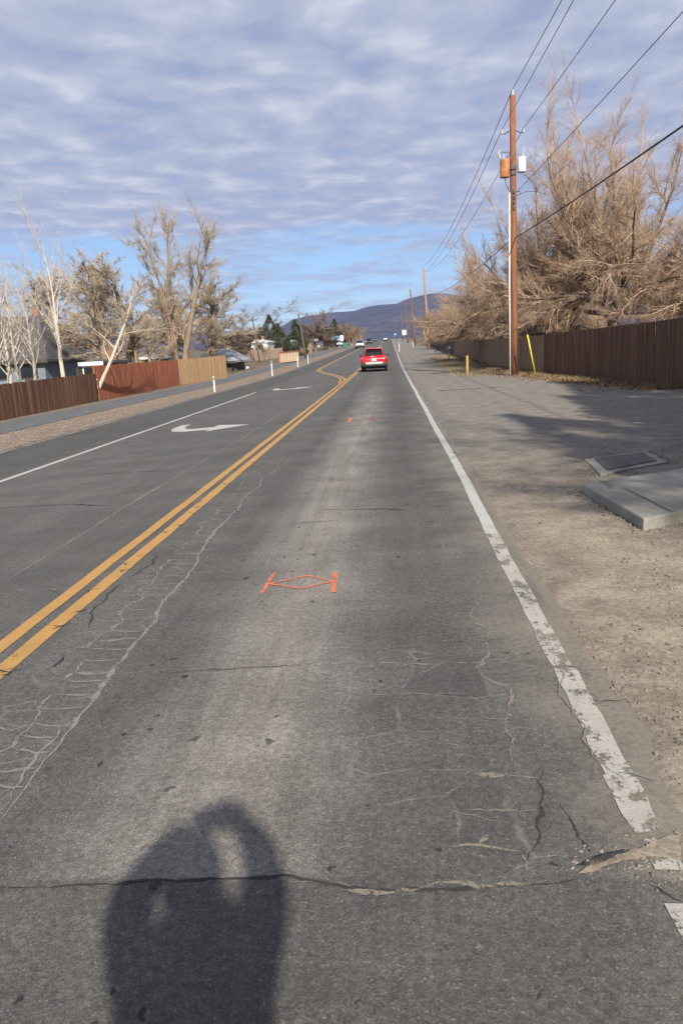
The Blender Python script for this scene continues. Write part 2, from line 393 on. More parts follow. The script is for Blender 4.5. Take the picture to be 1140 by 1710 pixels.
simple('wall_teal', (.035, .072, .115), .8, var=.15); simple('wall_white', (.62, .61, .57), .8, var=.06); simple('wall_tan', (.44, .335, .23), .85, var=.12); simple('wall_dark', (.06, .048, .04), .85, var=.2); simple('wall_brick', (.24, .11, .075), .85, var=.2)
simple('trim_white', (.68, .68, .66), .6, var=.05); simple('rust_red', (.30, .09, .055), .7, var=.2)
simple('jacket', (.03, .035, .05), .8, var=.2); simple('skin', (.48, .30, .21), .55, var=.08); simple('hair', (.05, .035, .025), .7, var=.3); simple('jeans', (.05, .07, .12), .85, var=.2)
def f_mtn(n):
    X, Y, Z = n.sep(n.obj)
    p = n.vscale(n.obj, (.001, .001, .003))
    a = n.noise(p, 3., 6, .6); b = n.noise(p, 14., 5, .65); c_ = n.noise(p, 60., 4, .7)
    c = n.mix(n.ss(a, .35, .65), (.035, .030, .031), (.068, .054, .046))
    c = n.mix(n.ss(b, .48, .62), c, (.022, .022, .024))
    k = n.ss(c_, .3, .7, .75, 1.25); c = n.mix(1., c, n.xyz(k, k, k), 'MULTIPLY')
    n.put(n.b.inputs['Base Color'], c); n.b.inputs['Roughness'].default_value = .95; n.b.inputs['Specular IOR Level'].default_value = .1
mat('mountain', f_mtn)
def f_clothes(n):
    X, Y, Z = n.sep(n.obj); k = n.noise(n.obj, 14., 4)
    c = n.mix(n.ss(Z, .925, .935), (.045, .062, .105), (.03, .034, .045)); c = n.mix(n.ss(Z, .105, .10), c, (.02, .018, .016))
    g_ = n.ss(k, .3, .7, .75, 1.25); n.put(n.b.inputs['Base Color'], n.mix(1., c, n.xyz(g_, g_, g_), 'MULTIPLY')); n.b.inputs['Roughness'].default_value = .85
    n.put(n.b.inputs['Normal'], n.bump(k, .4, .02))
mat('clothes', f_clothes)
M = MATS

# ------------------------------------------------------------------ ground, road, mountains
def axis(dense, lo, hi, step, grow):
    a, b = dense; xs = []; x = a
    while x < b: xs.append(x); x += step
    s = step
    while x < hi: xs.append(x); s *= grow; x += s
    xs.append(hi); s = step; x = a - step
    while x > lo: xs.insert(0, x); s *= grow; x -= s
    xs.insert(0, lo); return xs
RL, RR = -9.35, 1.0
NOTCH = G(1040, 1430)
def gz(x, y):
    z = T(x, y); k = 1.
    if -60 < x < 60 and -20 < y < 160:
        n1 = mn.noise(Vector((x*.9, y*.9, 3.))); n2 = mn.noise(Vector((x*3.7, y*3.7, 9.))); n3 = mn.noise(Vector((x*11., y*11., 5.)))
        rough = .016*n1 + .010*n2 + .0045*n3
    else: rough = 0.
    if y > 700: rough += 3*mn.noise(Vector((x*.004, y*.004, 1.)))
    e = .5*(x-RR) if x > -4 else (RL-x)*.5
    e = smooth01((x-(RR-.20)-.10*mn.noise(Vector((y*1.1, 0, 0)))-.06*mn.noise(Vector((y*4.1, 3, 0))))/.30) if x > -4 else smooth01((RL+.05-x)/.3)
    z += -.07*(1-e) + e*(.016 + rough)
    if x > 2.2 and x < 12: z += .05*smooth01((x-2.2)/5)*smooth01((y-3)/6)*(.5+.8*mn.noise(Vector((x*.35, y*.35, 7.))))*(1 if y < 60 else 0)
    return z
xs = axis((.70, 5.2), -7000, 7000, .045, 1.16); ys = axis((1.4, 13.), -60, 9500, .05, 1.065)
V = [(x, y, gz(x, y)) for y in ys for x in xs]; nx = len(xs)
Fc = [(j*nx+i, j*nx+i+1, (j+1)*nx+i+1, (j+1)*nx+i) for j in range(len(ys)-1) for i in range(nx-1)]
ground = link('ground', mesh(V, Fc, 'ground'), M['dirt'], kind='structure', smooth=True)
rx = [RL-.15, -8, -6.5, -4.5, -2.5, -1, 0, .6, RR+.34]; ry = axis((-14., 150.), -30, 1500, 1.5, 1.1)
V = [(x, y, T(x, y)) for y in ry for x in rx]; nx = len(rx)
Fc = [(j*nx+i, j*nx+i+1, (j+1)*nx+i+1, (j+1)*nx+i) for j in range(len(ry)-1) for i in range(nx-1)]
road = link('road', mesh(V, Fc, 'road'), M['asphalt'], kind='structure', smooth=True)
def strip(name, path, width, m, parent=road, dz=.004, ragged=0., label=None, taper=False):
    V = []; Fc = []; n = len(path)
    for i, (x, y) in enumerate(path):
        a = path[max(i-1, 0)]; b = path[min(i+1, n-1)]; tx, ty = b[0]-a[0], b[1]-a[1]; L = math.hypot(tx, ty) or 1
        nx_, ny_ = ty/L, -tx/L
        wd = width[i] if hasattr(width, '__len__') else width
        for s in (-1, 1):
            h = s*wd/2 + (ragged*(random.random()-.5) if ragged else 0)
            X, Y = x+nx_*h, y+ny_*h; V.append((X, Y, T(X, Y)+dz))
        if i: k = 2*i; Fc.append((k-2, k-1, k+1, k))
    return link(name, mesh(V, Fc), m, parent, label=label)
def ysteps(y0, y1):
    r = [y0]; y = y0
    while y < y1-1e-6:
        y = min(y + max(.12, min(1.5, y*.03)), y1); r.append(y)
    return r
# painted lines; the edge line is broken where the pavement edge is lost
def edge_piece(y0, y1, m, dx=0., wd=.112, rg=.0):
    strip('edge_line', [(.876+dx-.05*max(0., 1-(y-2)/7)*(1 if y > 2 else 1)+.006*math.sin(y*.7)+.010*mn.noise(Vector((y*2.3, 0, 0))), y) for y in ysteps(y0, y1)], wd, m, ragged=rg)
edge_piece(1.2, 2.02, M['worn_white_paint'], rg=.012, wd=.115); edge_piece(2.17, 2.33, M['worn_white_paint'], .0, .09, .03)
edge_piece(2.36, 2.72, M['worn_white_paint'], 0., .115, .02); edge_piece(2.72, 3.72, M['worn_white_paint'], .005, .115, .016); edge_piece(3.75, 6.6, M['worn_white_paint'], rg=.012)
edge_piece(6.6, 500., M['white_paint'])
def laid(name, pts, wd, m, dz):                      # a strip that lies on the uneven shoulder
    V = []; Fc = []
    for i, (x, y) in enumerate(pts):
        a = pts[max(i-1, 0)]; b = pts[min(i+1, len(pts)-1)]; tx, ty = b[0]-a[0], b[1]-a[1]; L = math.hypot(tx, ty)
        for k in range(5): h = (k/4-.5)*wd*random.uniform(.85, 1.1); X, Y = x+ty/L*h, y-tx/L*h; V.append((X, Y, gz(X, Y)+dz))
        if i: Fc += [(5*(i-1)+k, 5*(i-1)+k+1, 5*i+k+1, 5*i+k) for k in range(4)]
    return link(name, mesh(V, Fc), m, ground)
laid('pale_mark', [(1.75+.11*i, 27.6+.06*math.sin(i*.25)+.01*i) for i in range(21)], .45, M['ghost_paint'], .02)
def yl(x): return [(x+.008*mn.noise(Vector((y*.8, x, 0))), y) for y in ysteps(1., 39.)]
strip('yellow_line', yl(-2.275), .115, M['yellow_paint'], ragged=.006); strip('yellow_line', yl(-2.47), .105, M['yellow_paint'], ragged=.006)
strip('yellow_line', [(-2.275, y) for y in ysteps(39, 62)], .115, M['yellow_paint']); strip('yellow_line', [(-2.45, y) for y in ysteps(39, 62)], .105, M['yellow_paint'])
def curve_y(off):
    pts = []
    for i in range(61):
        y = 39 + i*.55; t = smooth01((y-39)/31); pts.append((-2.47 - 3.85*t + off, y))
    return pts + [(-6.32+off, y) for y in ysteps(73, 420)]
strip('yellow_line', curve_y(0), .12, M['yellow_paint'], dz=.005); strip('yellow_line', curve_y(-.22), .12, M['yellow_paint'], dz=.005)
strip('yellow_line', [(-2.36, y) for y in ysteps(110, 420)], .12, M['yellow_paint'])
strip('lane_line', [(-6.545, y) for y in ysteps(1., 36.4)], .13, M['white_paint'])
strip('edge_line', [(-9.28, y) for y in ysteps(1., 420.)], .09, M['worn_white_paint'])
strip('stop_line', [(-7.6+.0*i, 61.+i) for i in range(2)], 2.6, M['ghost_paint']) if False else None
def flat(name, pts, m, dz=.004, label=None):
    return link(name, mesh([(x, y, T(x, y)+dz) for x, y in pts], [list(range(len(pts)))]), m, road, label=label)
def arrow(cx, cy):   # left-turn arrow for the oncoming lane: shaft from ahead, curving across and pointing to our right
    S = 1.0
    shaft = []
    for i in range(15):
        t = i/14; a = t*math.pi/2
        shaft.append((cx-.78+.0+ .62*(1-math.cos(a)), cy+1.05-1.35*math.sin(a)))
    shaft = [(cx-.78, cy+1.5), (cx-.78, cy+1.3)] + shaft[0:]
    shaft += [(cx+.1, cy-.30), (cx+.35, cy-.30)]
    V = []; Fc = []
    for i, (x, y) in enumerate(shaft):
        a = shaft[max(i-1, 0)]; b = shaft[min(i+1, len(shaft)-1)]; tx, ty = b[0]-a[0], b[1]-a[1]; L = math.hypot(tx, ty)
        wd = .13 + .17*abs(ty)/L*0 + .16*abs(tx)/L
        for s in (-1, 1): X, Y = x+ty/L*wd*s, y-tx/L*wd*s; V.append((X, Y, T(X, Y)+.004))
        if i: k = 2*i; Fc.append((k-2, k-1, k+1, k))
    b = len(V)
    for x, y in ((cx+.35, cy+.48), (cx+.35, cy-1.05), (cx+1.28, cy-.18)): V.append((x, y, T(x, y)+.004))
    Fc.append((b, b+1, b+2))
    link('turn_arrow', mesh(V, Fc), M['white_paint'], road)
arrow(-4.85, 18.75); arrow(-5.0, 36.8)
def mark(pts, wd, m, dz=.005, sub=6):
    q = []
    for (a, b) in zip(pts[:-1], pts[1:]):
        for i in range(sub): t = i/sub; q.append((a[0]+(b[0]-a[0])*t, a[1]+(b[1]-a[1])*t))
    q.append(pts[-1]); return strip('survey_mark', q, wd, m, dz=dz, ragged=wd*.3)
g2 = lambda *ps: [(G(*p).x, G(*p).y) for p in ps]
mark(g2((458, 958), (437, 991)), .03, M['orange_paint']); mark(g2((560, 956), (556, 990)), .032, M['orange_paint'])
mark(g2((448, 976), (515, 962), (556, 972)), .022, M['orange_paint'], .006); mark(g2((448, 976), (502, 984), (556, 972)), .024, M['orange_paint'], .007)
mark(g2((584, 702), (628, 700)), .10, M['faint_orange_paint']); mark(g2((585, 698), (583, 705)), .08, M['orange_paint'], .006); mark(g2((626, 697), (626, 703)), .08, M['faint_orange_paint'], .006)
mark(g2((612, 648), (640, 647.5)), .14, M['faint_orange_paint']); mark(g2((569, 638), (567, 641)), .16, M['orange_paint'], .009)
mark(g2((697, 691), (720, 688)), .16, M['faint_yellow_paint']); mark(g2((752, 752), (768, 762), (752, 768)), .06, M['faint_yellow_paint'], .05)

# traced cracks
def jag(px, amp, lev=4):
    pts = [Vector((G(*p).x, G(*p).y, 0)) for p in px]
    for _ in range(lev):
        out = [pts[0]]
        for a, b in zip(pts[:-1], pts[1:]):
            d = b-a; nrm = Vector((-d.y, d.x, 0)); out += [(a+b)/2 + nrm*random.uniform(-amp, amp), b]
        pts = out
    return [(p.x, p.y) for p in pts]
def crack(px, wd, m='pale_crack', amp=.12, lev=4, dz=.0025):
    p = jag(px, amp, lev); n = len(p)
    ws = [wd*(.35+.9*abs(mn.noise(Vector((x*7, y*7, 4.))))*1.6)*min(1, .25+3*min(i, n-1-i)/n) for i, (x, y) in enumerate(p)]
    strip('crack', p, ws, M[m], dz=dz+random.uniform(0, .0008))
crack([(0, 1372), (60, 1290), (125, 1210), (165, 1155), (222, 1080), (270, 1010), (330, 930), (370, 878), (410, 830), (440, 797), (470, 765)], .035, amp=.055, lev=4)
crack([(0, 1355), (55, 1275), (100, 1215), (130, 1200)], .02)
SEAM = [(2.3, -1.55), (2.46, -1.56), (3.59, -1.61), (4.92, -1.67), (8.79, -1.81), (14., -1.98)]
def seam_x(d):
    for (a, xa), (b, xb) in zip(SEAM[:-1], SEAM[1:]):
        if a <= d <= b: return xa+(xb-xa)*(d-a)/(b-a)
    return SEAM[-1][1]
def wcrack(pts, wd, m='pale_crack', amp=.1, lev=3, dz=.0025):
    pts = [Vector((x, y, 0)) for x, y in pts]
    for _ in range(lev):
        out = [pts[0]]
        for a, b in zip(pts[:-1], pts[1:]):
            d = b-a; out += [(a+b)/2+Vector((-d.y, d.x, 0))*random.uniform(-amp, amp), b]
        pts = out
    n = len(pts)
    strip('crack', [(p.x, p.y) for p in pts], [wd*(.5+1.1*abs(mn.noise(p*7)))*min(1, .35+3*min(i, n-1-i)/n) for i, p in enumerate(pts)], M[m], dz=dz+random.uniform(0, .0008))
random.seed(3)
d = 2.5; nodes = []
while d < 12.5:
    w0 = random.uniform(.17, .27); x1 = seam_x(d); sk = random.uniform(-.05, .05)
    L_ = (x1-w0, d+sk); nodes.append(L_)
    k = min(1., 6./d); wd = random.uniform(.014, .027)*(1 if d < 6 else 1.3)
    if random.random() < .9: wcrack([(x1, d), (x1-w0*.3, d+sk*.2+random.uniform(-.02, .0)), (x1-w0*.7, d+sk*.7+random.uniform(-.02, .0)), L_], wd, amp=.06)
    if random.random() < .45 and d < 7: wcrack([L_, (L_[0]-random.uniform(.06, .12), d+random.uniform(-.05, .08)), (max(L_[0]-random.uniform(.15, .26), -2.14), d+random.uniform(-.05, .05))], wd*.7, amp=.12)
    d += random.uniform(.10, .19)*(1 if d < 6 else 1.3)
for a, b in zip(nodes[:-1], nodes[1:]):
    if random.random() < (.82 if a[1] < 7 else .4): wcrack([a, b], random.uniform(.016, .030), amp=.15)
random.seed(8)
def flat_patch(px, m, dz, amp=.10):
    pts = jag(px+[px[0]], amp, 3)[:-1]; link('dirt_patch', mesh([(x, y, T(x, y)+dz) for x, y in pts], [list(range(len(pts)))]), m, road)
flat_patch([(962, 1462), (985, 1440), (1040, 1425), (1085, 1408), (1140, 1392), (1140, 1438), (1080, 1432), (1040, 1438), (1000, 1455)], M['dirt'], .0052)
crack([(0, 1482), (130, 1478), (260, 1470), (380, 1468), (470, 1462), (560, 1478), (620, 1490), (760, 1487), (900, 1478), (960, 1470)], .022, 'dark_crack', amp=.05, lev=5)
crack([(570, 1486), (640, 1492), (700, 1486)], .022, 'sand_crack'); crack([(480, 1474), (545, 1468), (600, 1488)], .014, 'sand_crack'); crack([(700, 1484), (830, 1480), (890, 1474)], .024, 'sand_crack')
crack([(785, 930), (800, 965), (800, 1000), (785, 1025), (815, 1060), (812, 1085), (795, 1115), (805, 1130), (845, 1145), (850, 1180), (845, 1215), (850, 1255), (842, 1290)], .026, 'sand_crack', amp=.16)
crack([(842, 1295), (790, 1293)], .035, 'sand_crack', amp=.05); crack([(842, 1295), (900, 1300)], .016, 'sand_crack'); crack([(910, 1285), (905, 1330), (900, 1390), (880, 1440)], .014, 'dark_crack')
crack([(740, 1415), (800, 1412), (870, 1422)], .03, 'sand_crack', amp=.06); crack([(870, 1425), (880, 1455)], .016, 'sand_crack'); crack([(800, 1410), (812, 1395)], .02, 'sand_crack')
crack([(650, 1088), (705, 1090)], .022, 'sand_crack', amp=.05); crack([(665, 1109), (725, 1111)], .026, 'sand_crack', amp=.05); crack([(660, 1062), (700, 1060)], .014, 'sand_crack')
crack([(160, 1128), (330, 1118), (480, 1112), (600, 1106), (730, 1104), (850, 1108), (940, 1106)], .010, 'pale_crack', amp=.05); crack([(240, 1128), (420, 1115), (540, 1106)], .008, 'dark_crack', amp=.05)
crack([(570, 1160), (690, 1158), (800, 1160)], .010, amp=.1); crack([(600, 1185), (625, 1215), (590, 1250), (700, 1235), (840, 1245)], .009, 'sand_crack'); crack([(690, 1205), (760, 1200), (850, 1202)], .010, 'sand_crack')
crack([(780, 1352), (840, 1355), (895, 1353)], .012, 'sand_crack'); crack([(730, 1350), (790, 1362), (850, 1375)], .008, 'sand_crack'); crack([(845, 1145), (920, 1140)], .008, 'sand_crack'); crack([(850, 1215), (940, 1210)], .008, 'sand_crack')
crack([(925, 1100), (940, 1125), (932, 1155), (955, 1185), (975, 1240), (995, 1270), (1020, 1290), (1045, 1303)], .012, 'sand_crack', dz=.0065); crack([(935, 1090), (1000, 1175), (1000, 1180)], .006, 'sand_crack', dz=.0065)
crack([(540, 851), (640, 850), (690, 852)], .05, 'dark_crack', amp=.04); crack([(480, 875), (560, 870)], .02, 'dark_crack', amp=.04); crack([(0, 848), (120, 842), (190, 845)], .05, 'dark_crack', amp=.04); crack([(150, 792), (270, 787), (300, 786)], .05, 'dark_crack', amp=.04)
crack([(0, 985), (70, 985), (150, 985)], .012, 'sand_crack', amp=.08); crack([(80, 985), (110, 1000)], .01, 'dark_crack'); crack([(940, 1140), (1000, 1172), (1060, 1168)], .010, 'dark_crack')
crack([(970, 1455), (1010, 1440), (1050, 1428)], .03, 'dark_crack', dz=.02, amp=.1); crack([(935, 1340), (965, 1400), (985, 1425)], .012, 'dark_crack'); crack([(1085, 1480), (1140, 1510)], .014, 'dark_crack', dz=.0065)
crack([(0, 978), (200, 852), (330, 775), (430, 716), (520, 662)], .035, 'pale_crack', amp=.01, lev=3)
for a, b in (((150, 1050), (200, 975)), ((215, 965), (260, 925)), ((80, 1120), (108, 1095))): crack([a, b], .02, 'dark_crack', dz=.0066)
for _ in range(26):
    t = random.random(); y = 2.6 + 9*t*t; x = -2.27 + random.uniform(-.06, .06)
    a = P0 = (x, y); q = [(x+random.uniform(-.02, .02)+i*.018*random.choice((-1, 1)), y+i*.03) for i in range(4)]
    strip('crack', q, [.004, .016, .012, .003], M['dark_crack'], dz=.0068)

# left path
V = []; Fc = []
for y in ysteps(-10+10.1, 300):
    for x, dz in ((-13.9, -.2), (-13.9, .035), (-11.72, .035), (-11.72, -.2)):
        V.append((x+.05*mn.noise(Vector((y*.3, x, 0))), y, T(x, y)+dz))
n4 = len(V)//4
for i in range(n4-1):
    for k in range(3): Fc.append((4*i+k, 4*i+k+1, 4*i+k+5, 4*i+k+4))
path = link('path', mesh(V, Fc), M['path_asphalt'], kind='structure')

# mountains: a ridge line at several kilometres, its height read along the skyline
ridge = [(-620, 585), (-200, 580), (150, 560), (300, 556), (400, 556), (440, 552), (470, 545), (490, 534), (520, 526), (560, 521), (590, 520), (612, 515), (640, 510), (662, 508), (680, 501), (700, 494), (722, 490), (745, 489), (770, 494), (800, 500), (860, 488), (930, 470), (1000, 455), (1060, 444), (1100, 441), (1140, 441), (1250, 450), (1500, 430), (1900, 440)]
azel = []
for p in ridge:
    d = ray(*p); azel.append((math.degrees(math.atan2(d.x, d.y)), math.asin(d.z)))
def ridge_el(a):
    for (a0, e0), (a1, e1) in zip(azel[:-1], azel[1:]):
        if a0 <= a <= a1: return e0+(e1-e0)*smooth01((a-a0)/(a1-a0))*.5+(e1-e0)*.5*(a-a0)/(a1-a0)
    return azel[0][1] if a < azel[0][0] else azel[-1][1]
def mountain(D, d0, d1, a0, a1, kf, seed):
    V = []; NA, ND = 260, 46
    for j in range(ND):
        d = d0+(d1-d0)*j/(ND-1)
        for i in range(NA):
            a = a0+(a1-a0)*i/(NA-1); ar = R(a)
            hpk = max(math.tan(ridge_el(a))*D*kf+H, 2)
            s = smooth01((d-d0)/(D-d0)) if d < D else 1-.6*smooth01((d-D)/(d1-D))
            x, y = d*math.sin(ar), d*math.cos(ar)
            nz = mn.fractal(Vector((x*.0011, y*.0011, seed)), 1., 2., 5)
            gul = abs(mn.noise(Vector((x*.0023+seed, y*.0012, 2.))))
            hh = hpk*(s**1.15)*(1 + (.42*nz - .7*gul)*min(1, 2.2*abs(d-D)/(D-d0)) + .05*mn.noise(Vector((x*.004, y*.004, seed)))) 
            V.append((x, y, 2+max(hh, -3)))
    Fc = [(j*NA+i, j*NA+i+1, (j+1)*NA+i+1, (j+1)*NA+i) for j in range(ND-1) for i in range(NA-1)]
    return mesh(V, Fc)
link('mountain', mountain(5600, 2600, 7200, -34, 34, 1., 3.3), M['mountain'], kind='structure', smooth=True)

# ------------------------------------------------------------------ fences, board by board
def fence(name, label, pts, heights, bw, m, gap=.006, rail_m=None, jitter=.02, lean=0., rails=(.35, .8), side=1, post_every=2.4, thick=.02, post_front=False):
    rail_m = rail_m or m
    x0, y0 = pts[0]; root = empty(name, label, 'fence', (x0, y0, T(x0, y0)))
    total = 0; segs = []
    for (a, b) in zip(pts[:-1], pts[1:]): L = math.hypot(b[0]-a[0], b[1]-a[1]); segs.append((a, b, total, L)); total += L
    hm = sum(heights)/len(heights)
    me = MB().box(-bw/2+gap/2, bw/2-gap/2, -thick/2, thick/2, .03, hm).me(); me.materials.append(m)
    def locate(s):
        for a, b, s0, L in segs:
            if s <= s0+L+1e-6:
                t = (s-s0)/L; return a[0]+(b[0]-a[0])*t, a[1]+(b[1]-a[1])*t, math.atan2(b[1]-a[1], b[0]-a[0])
    n = int(total/bw)
    for i in range(n):
        s = (i+.5)*bw; x, y, an = locate(s)
        h = heights[0]+(heights[-1]-heights[0])*s/total
        o = link('board', me, None, root); o.location = (x-x0, y-y0, T(x, y)-T(x0, y0)+random.uniform(-jitter, jitter*.4))
        o.rotation_euler = (random.gauss(0, .004), random.gauss(0, .006)+lean, an+random.gauss(0, .012)); o.scale = (1, 1, h/hm)
    nn = side
    for f in rails:
        mb = MB()
        for a, b, s0, L in segs:
            an = math.atan2(b[1]-a[1], b[0]-a[0]); ox, oy = -math.sin(an)*.035*nn, math.cos(an)*.035*nn
            ha = heights[0]+(heights[-1]-heights[0])*s0/total; hb = heights[0]+(heights[-1]-heights[0])*(s0+L)/total
            A = Vector((a[0]-x0+ox, a[1]-y0+oy, T(*a)-T(x0, y0)+f*ha)); B = Vector((b[0]-x0+ox, b[1]-y0+oy, T(*b)-T(x0, y0)+f*hb))
            mb.tube([A, B], .03, 4)
        mb.build('rail', rail_m, root)
    s = 0.
    pm = MB().box(-.045, .045, -.045, .045, -.1, hm*.98).me(); pm.materials.append(rail_m)
    while s <= total:
        x, y, an = locate(min(s, total-.001)); d = .11*nn if not post_front else -.07*nn
        o = link('post', pm, None, root); o.location = (x-x0-math.sin(an)*d, y-y0+math.cos(an)*d, T(x, y)-T(x0, y0)); o.rotation_euler = (0, 0, an); s += post_every
    return root
xy = lambda *p: (G(*p).x, G(*p).y)
fence('wood_fence', 'weathered brown wooden fence of uneven dark and orange boards beside the red fence', [(-14.35, 16.), (-14.6, 27.), (-14.85, 37.5)], (1.28, 1.42), .15, M['brown_boards'], jitter=.035)
fence('wood_fence', 'red stained wooden board fence between the brown and the new fence', [(-14.88, 37.75), (-15., 53.2)], (1.78, 1.80), .14, M['red_boards'])
fence('wood_fence', 'new pale yellow wooden board fence beside the red fence and grey roofed house', [(-15., 53.4), (-13.35, 61.5)], (1.80, 1.86), .14, M['new_boards'])
fence('wood_fence', 'dark brown wooden board fence along the gravel turnout under the big bare elm', [(6.95, 35.3), (7.85, 29.6), (8.45, 22.5), (9.2, 14.)], (1.86, 2.2), .14, M['dark_boards'], side=1, rails=(.25, .75))
fence('wood_fence', 'tan weathered board fence behind the tall pole with transformers', [(6.45, 51.), (6.85, 42.), (7.05, 35.7)], (1.78, 1.80), .15, M['tan_boards'], side=1)
fence('wood_fence', 'grey brown board fence behind the mailbox on the dirt verge', [(6.7, 80.5), (6.95, 66.), (7.25, 63.2), (6.75, 52.)], (1.75, 1.78), .15, M['tan_boards'], side=1)
fence('wood_fence', 'far dark picket fence beyond the tan fences along the verge', [(7.4, 150.), (7.2, 113.), (6.9, 81.5)], (1.7, 1.75), .32, M['grey_boards'], gap=.06, side=1)

# ------------------------------------------------------------------ bare trees
def rv(): return Vector((random.gauss(0, 1), random.gauss(0, 1), random.gauss(0, 1)))
class Tree:
    def __init__(s): s.wood = MB(); s.br = MB(); s.twig = MB(); s.tips = []
    def stem(s, mb, p, d, L, r0, r1, n, wob, grav, sides, bow=None):
        pts = [p.copy()]; rad = [r0]; d = d.normalized(); st = L/n
        for i in range(n):
            d = d + rv()*wob; d.z += grav
            if bow is not None: d += bow*((i+1)/n)
            d.normalize(); p = p + d*st; pts.append(p); rad.append(r0+(r1-r0)*((i+1)/n))
        mb.tube(pts, rad, sides, caps=False); return pts
def at_frac(pts, t):
    k = t*(len(pts)-1); i = min(int(k), len(pts)-2); f = k-i; return pts[i].lerp(pts[i+1], f), (pts[i+1]-pts[i]).normalized()
def side_dir(d, ang):
    a = rv(); a = (a - d*a.dot(d)).normalized(); return (d*math.cos(ang) + a*math.sin(ang)).normalized()
def grow(t, p, d, L, r, lev, P):
    lv = P[lev]; last = lev == len(P)-1
    mb = t.wood if lev <= 1 else (t.br if lev == 2 else t.twig)
    n = lv['n']; rt = r*lv.get('taper', .35)
    pts = t.stem(mb, p, d, L, r, rt, n, lv['wob'], lv['grav'], lv['sides'])
    if last: t.tips.append(pts[-1]); return
    nx_ = P[lev+1]; c = nx_['count']; c = max(1, int(round(c*random.uniform(.75, 1.25))))
    t0 = nx_.get('t0', .25)
    for i in range(c):
        f = t0+(1-t0)*((i+random.random())/c)
        q, dd = at_frac(pts, f)
        cl = L*nx_['len']*random.uniform(.65, 1.25)*(1.15-.65*f if not nx_.get('even') else 1)
        if lev == 0 and 'abs' in nx_: cl = nx_['abs']*random.uniform(.7, 1.2)*(1.1-.35*f)
        cr_ = max((r+(rt-r)*f)*nx_.get('rr', .55), nx_.get('rmin', .004))
        grow(t, q, side_dir(dd, nx_['ang']*random.uniform(.6, 1.3)), cl, cr_, lev+1, P)
    if nx_.get('cont', True):
        q = pts[-1]; dd = (pts[-1]-pts[-2]).normalized(); grow(t, q, dd, nx_['abs']*.55 if (lev == 0 and 'abs' in nx_ and L > 4) else L*nx_['len'], max(rt, nx_.get('rmin', .004)), lev+1, P)
def fit(t, hgt, rad, clear=0.):
    zs = sorted(q.z for q in t.tips); rs = sorted(math.hypot(q.x, q.y) for q in t.tips); n = len(zs)
    kz = hgt/zs[int(n*.995)]; kr = rad/rs[int(n*.96)]
    for mb in (t.wood, t.br, t.twig): mb.V = [(x*kr, y*kr, z*kz) for x, y, z in mb.V]
    if clear:
        for mb in (t.br, t.twig): mb.V = [(x, y, z if (z > clear or x*x+y*y < 1.5) else clear+(z-clear)*.12) for x, y, z in mb.V]
    t.tips = [Vector((q.x*kr, q.y*kr, q.z*kz)) for q in t.tips]; return t
def finish_tree(t, name, label, loc, wood, br, twig, group=None, leaves=0, rz=0., leaf_m='dead_leaf', leaf_box=None, scale=1.):
    root = empty(name, label, 'tree', loc, rz, group); root.scale = (scale,)*3
    t.wood.build('trunk', M[wood], root, smooth=True)
    cm = t.br; nb = len(cm.F); b0 = len(cm.V); cm.V += t.twig.V; cm.F += [[i+b0 for i in f] for f in t.twig.F]
    o = cm.build('crown', M[br], root, smooth=True); o.data.materials.append(M[twig])
    o.data.polygons.foreach_set('material_index', [0]*nb+[1]*(len(cm.F)-nb))
    if leaves:
        mb = MB(); pool = [q for q in t.tips if (leaf_box is None or leaf_box(q))]
        for _ in range(leaves):
            q = random.choice(pool) + rv()*.15; a = rv().normalized()*.05; b = a.cross(rv()).normalized()*.035
            mb.poly([q-a, q+b, q+a, q-b])
        lo = mb.build('dead_leaves', M[leaf_m], root); lo['kind'] = 'stuff'
    return root
def copy_tree(root, loc, label, rz=0., scale=1., group=None, sz=None):
    r = root.copy(); COL.objects.link(r); r.location = loc; r.rotation_euler = (0, 0, rz); r.scale = (scale, scale, scale*(sz or 1)); r['label'] = label
    if group: r['group'] = group
    elif 'group' in r: del r['group']
    for ch in root.children:
        c = ch.copy(); COL.objects.link(c); c.parent = r
    return r
def gl(x, y, dz=-.05): return (x, y, T(x, y)+dz)

def elm(hgt, spread, seed, dens=1., trunk_r=.34, trunk_len=2.2, limbs=9, droop=True, lean=(0, 0)):
    random.seed(seed); t = Tree()
    P = [dict(n=5, wob=.03, grav=.0, sides=10, taper=.8),
         dict(n=9, wob=.09, grav=.035, sides=7, count=limbs, t0=.62, abs=hgt*.72, ang=.72, rr=.55, taper=.2, len=1),
         dict(n=6, wob=.12, grav=.02, sides=5, count=13*dens, t0=.22, len=.36, ang=.78, rr=.5, rmin=.018, taper=.3),
         dict(n=4, wob=.13, grav=.015, sides=3, count=11*dens, t0=.12, len=.44, ang=.72, rr=.5, rmin=.008, taper=.5),
         dict(n=2, wob=.15, grav=.02, sides=3, count=11*dens, t0=.05, len=.52, ang=.62, rr=.6, rmin=.005, taper=.55, even=True)]
    grow(t, Vector((0, 0, 0)), Vector((lean[0], lean[1], 1)), trunk_len, trunk_r, 0, P)
    if droop:                                     # low limbs that spread and hang to the fence
        for i in range(droop if droop is not True else 10):
            a = random.uniform(0, 2*math.pi); d = Vector((math.cos(a), math.sin(a), .35))
            Q = [None, dict(n=9, wob=.10, grav=-.045, sides=6, taper=.25), dict(P[2], grav=-.03, count=11*dens), dict(P[3], grav=-.03), dict(P[4], grav=-.02)]
            grow(t, Vector((0, 0, trunk_len*random.uniform(.75, 1.1))), d, spread*random.uniform(.7, 1.15), trunk_r*.38, 1, Q)
    return t
c = 'bare elm trees behind the fences'
e1 = elm(12.6, 6.6, 11, dens=1.12, trunk_len=3.2, limbs=11, droop=14)
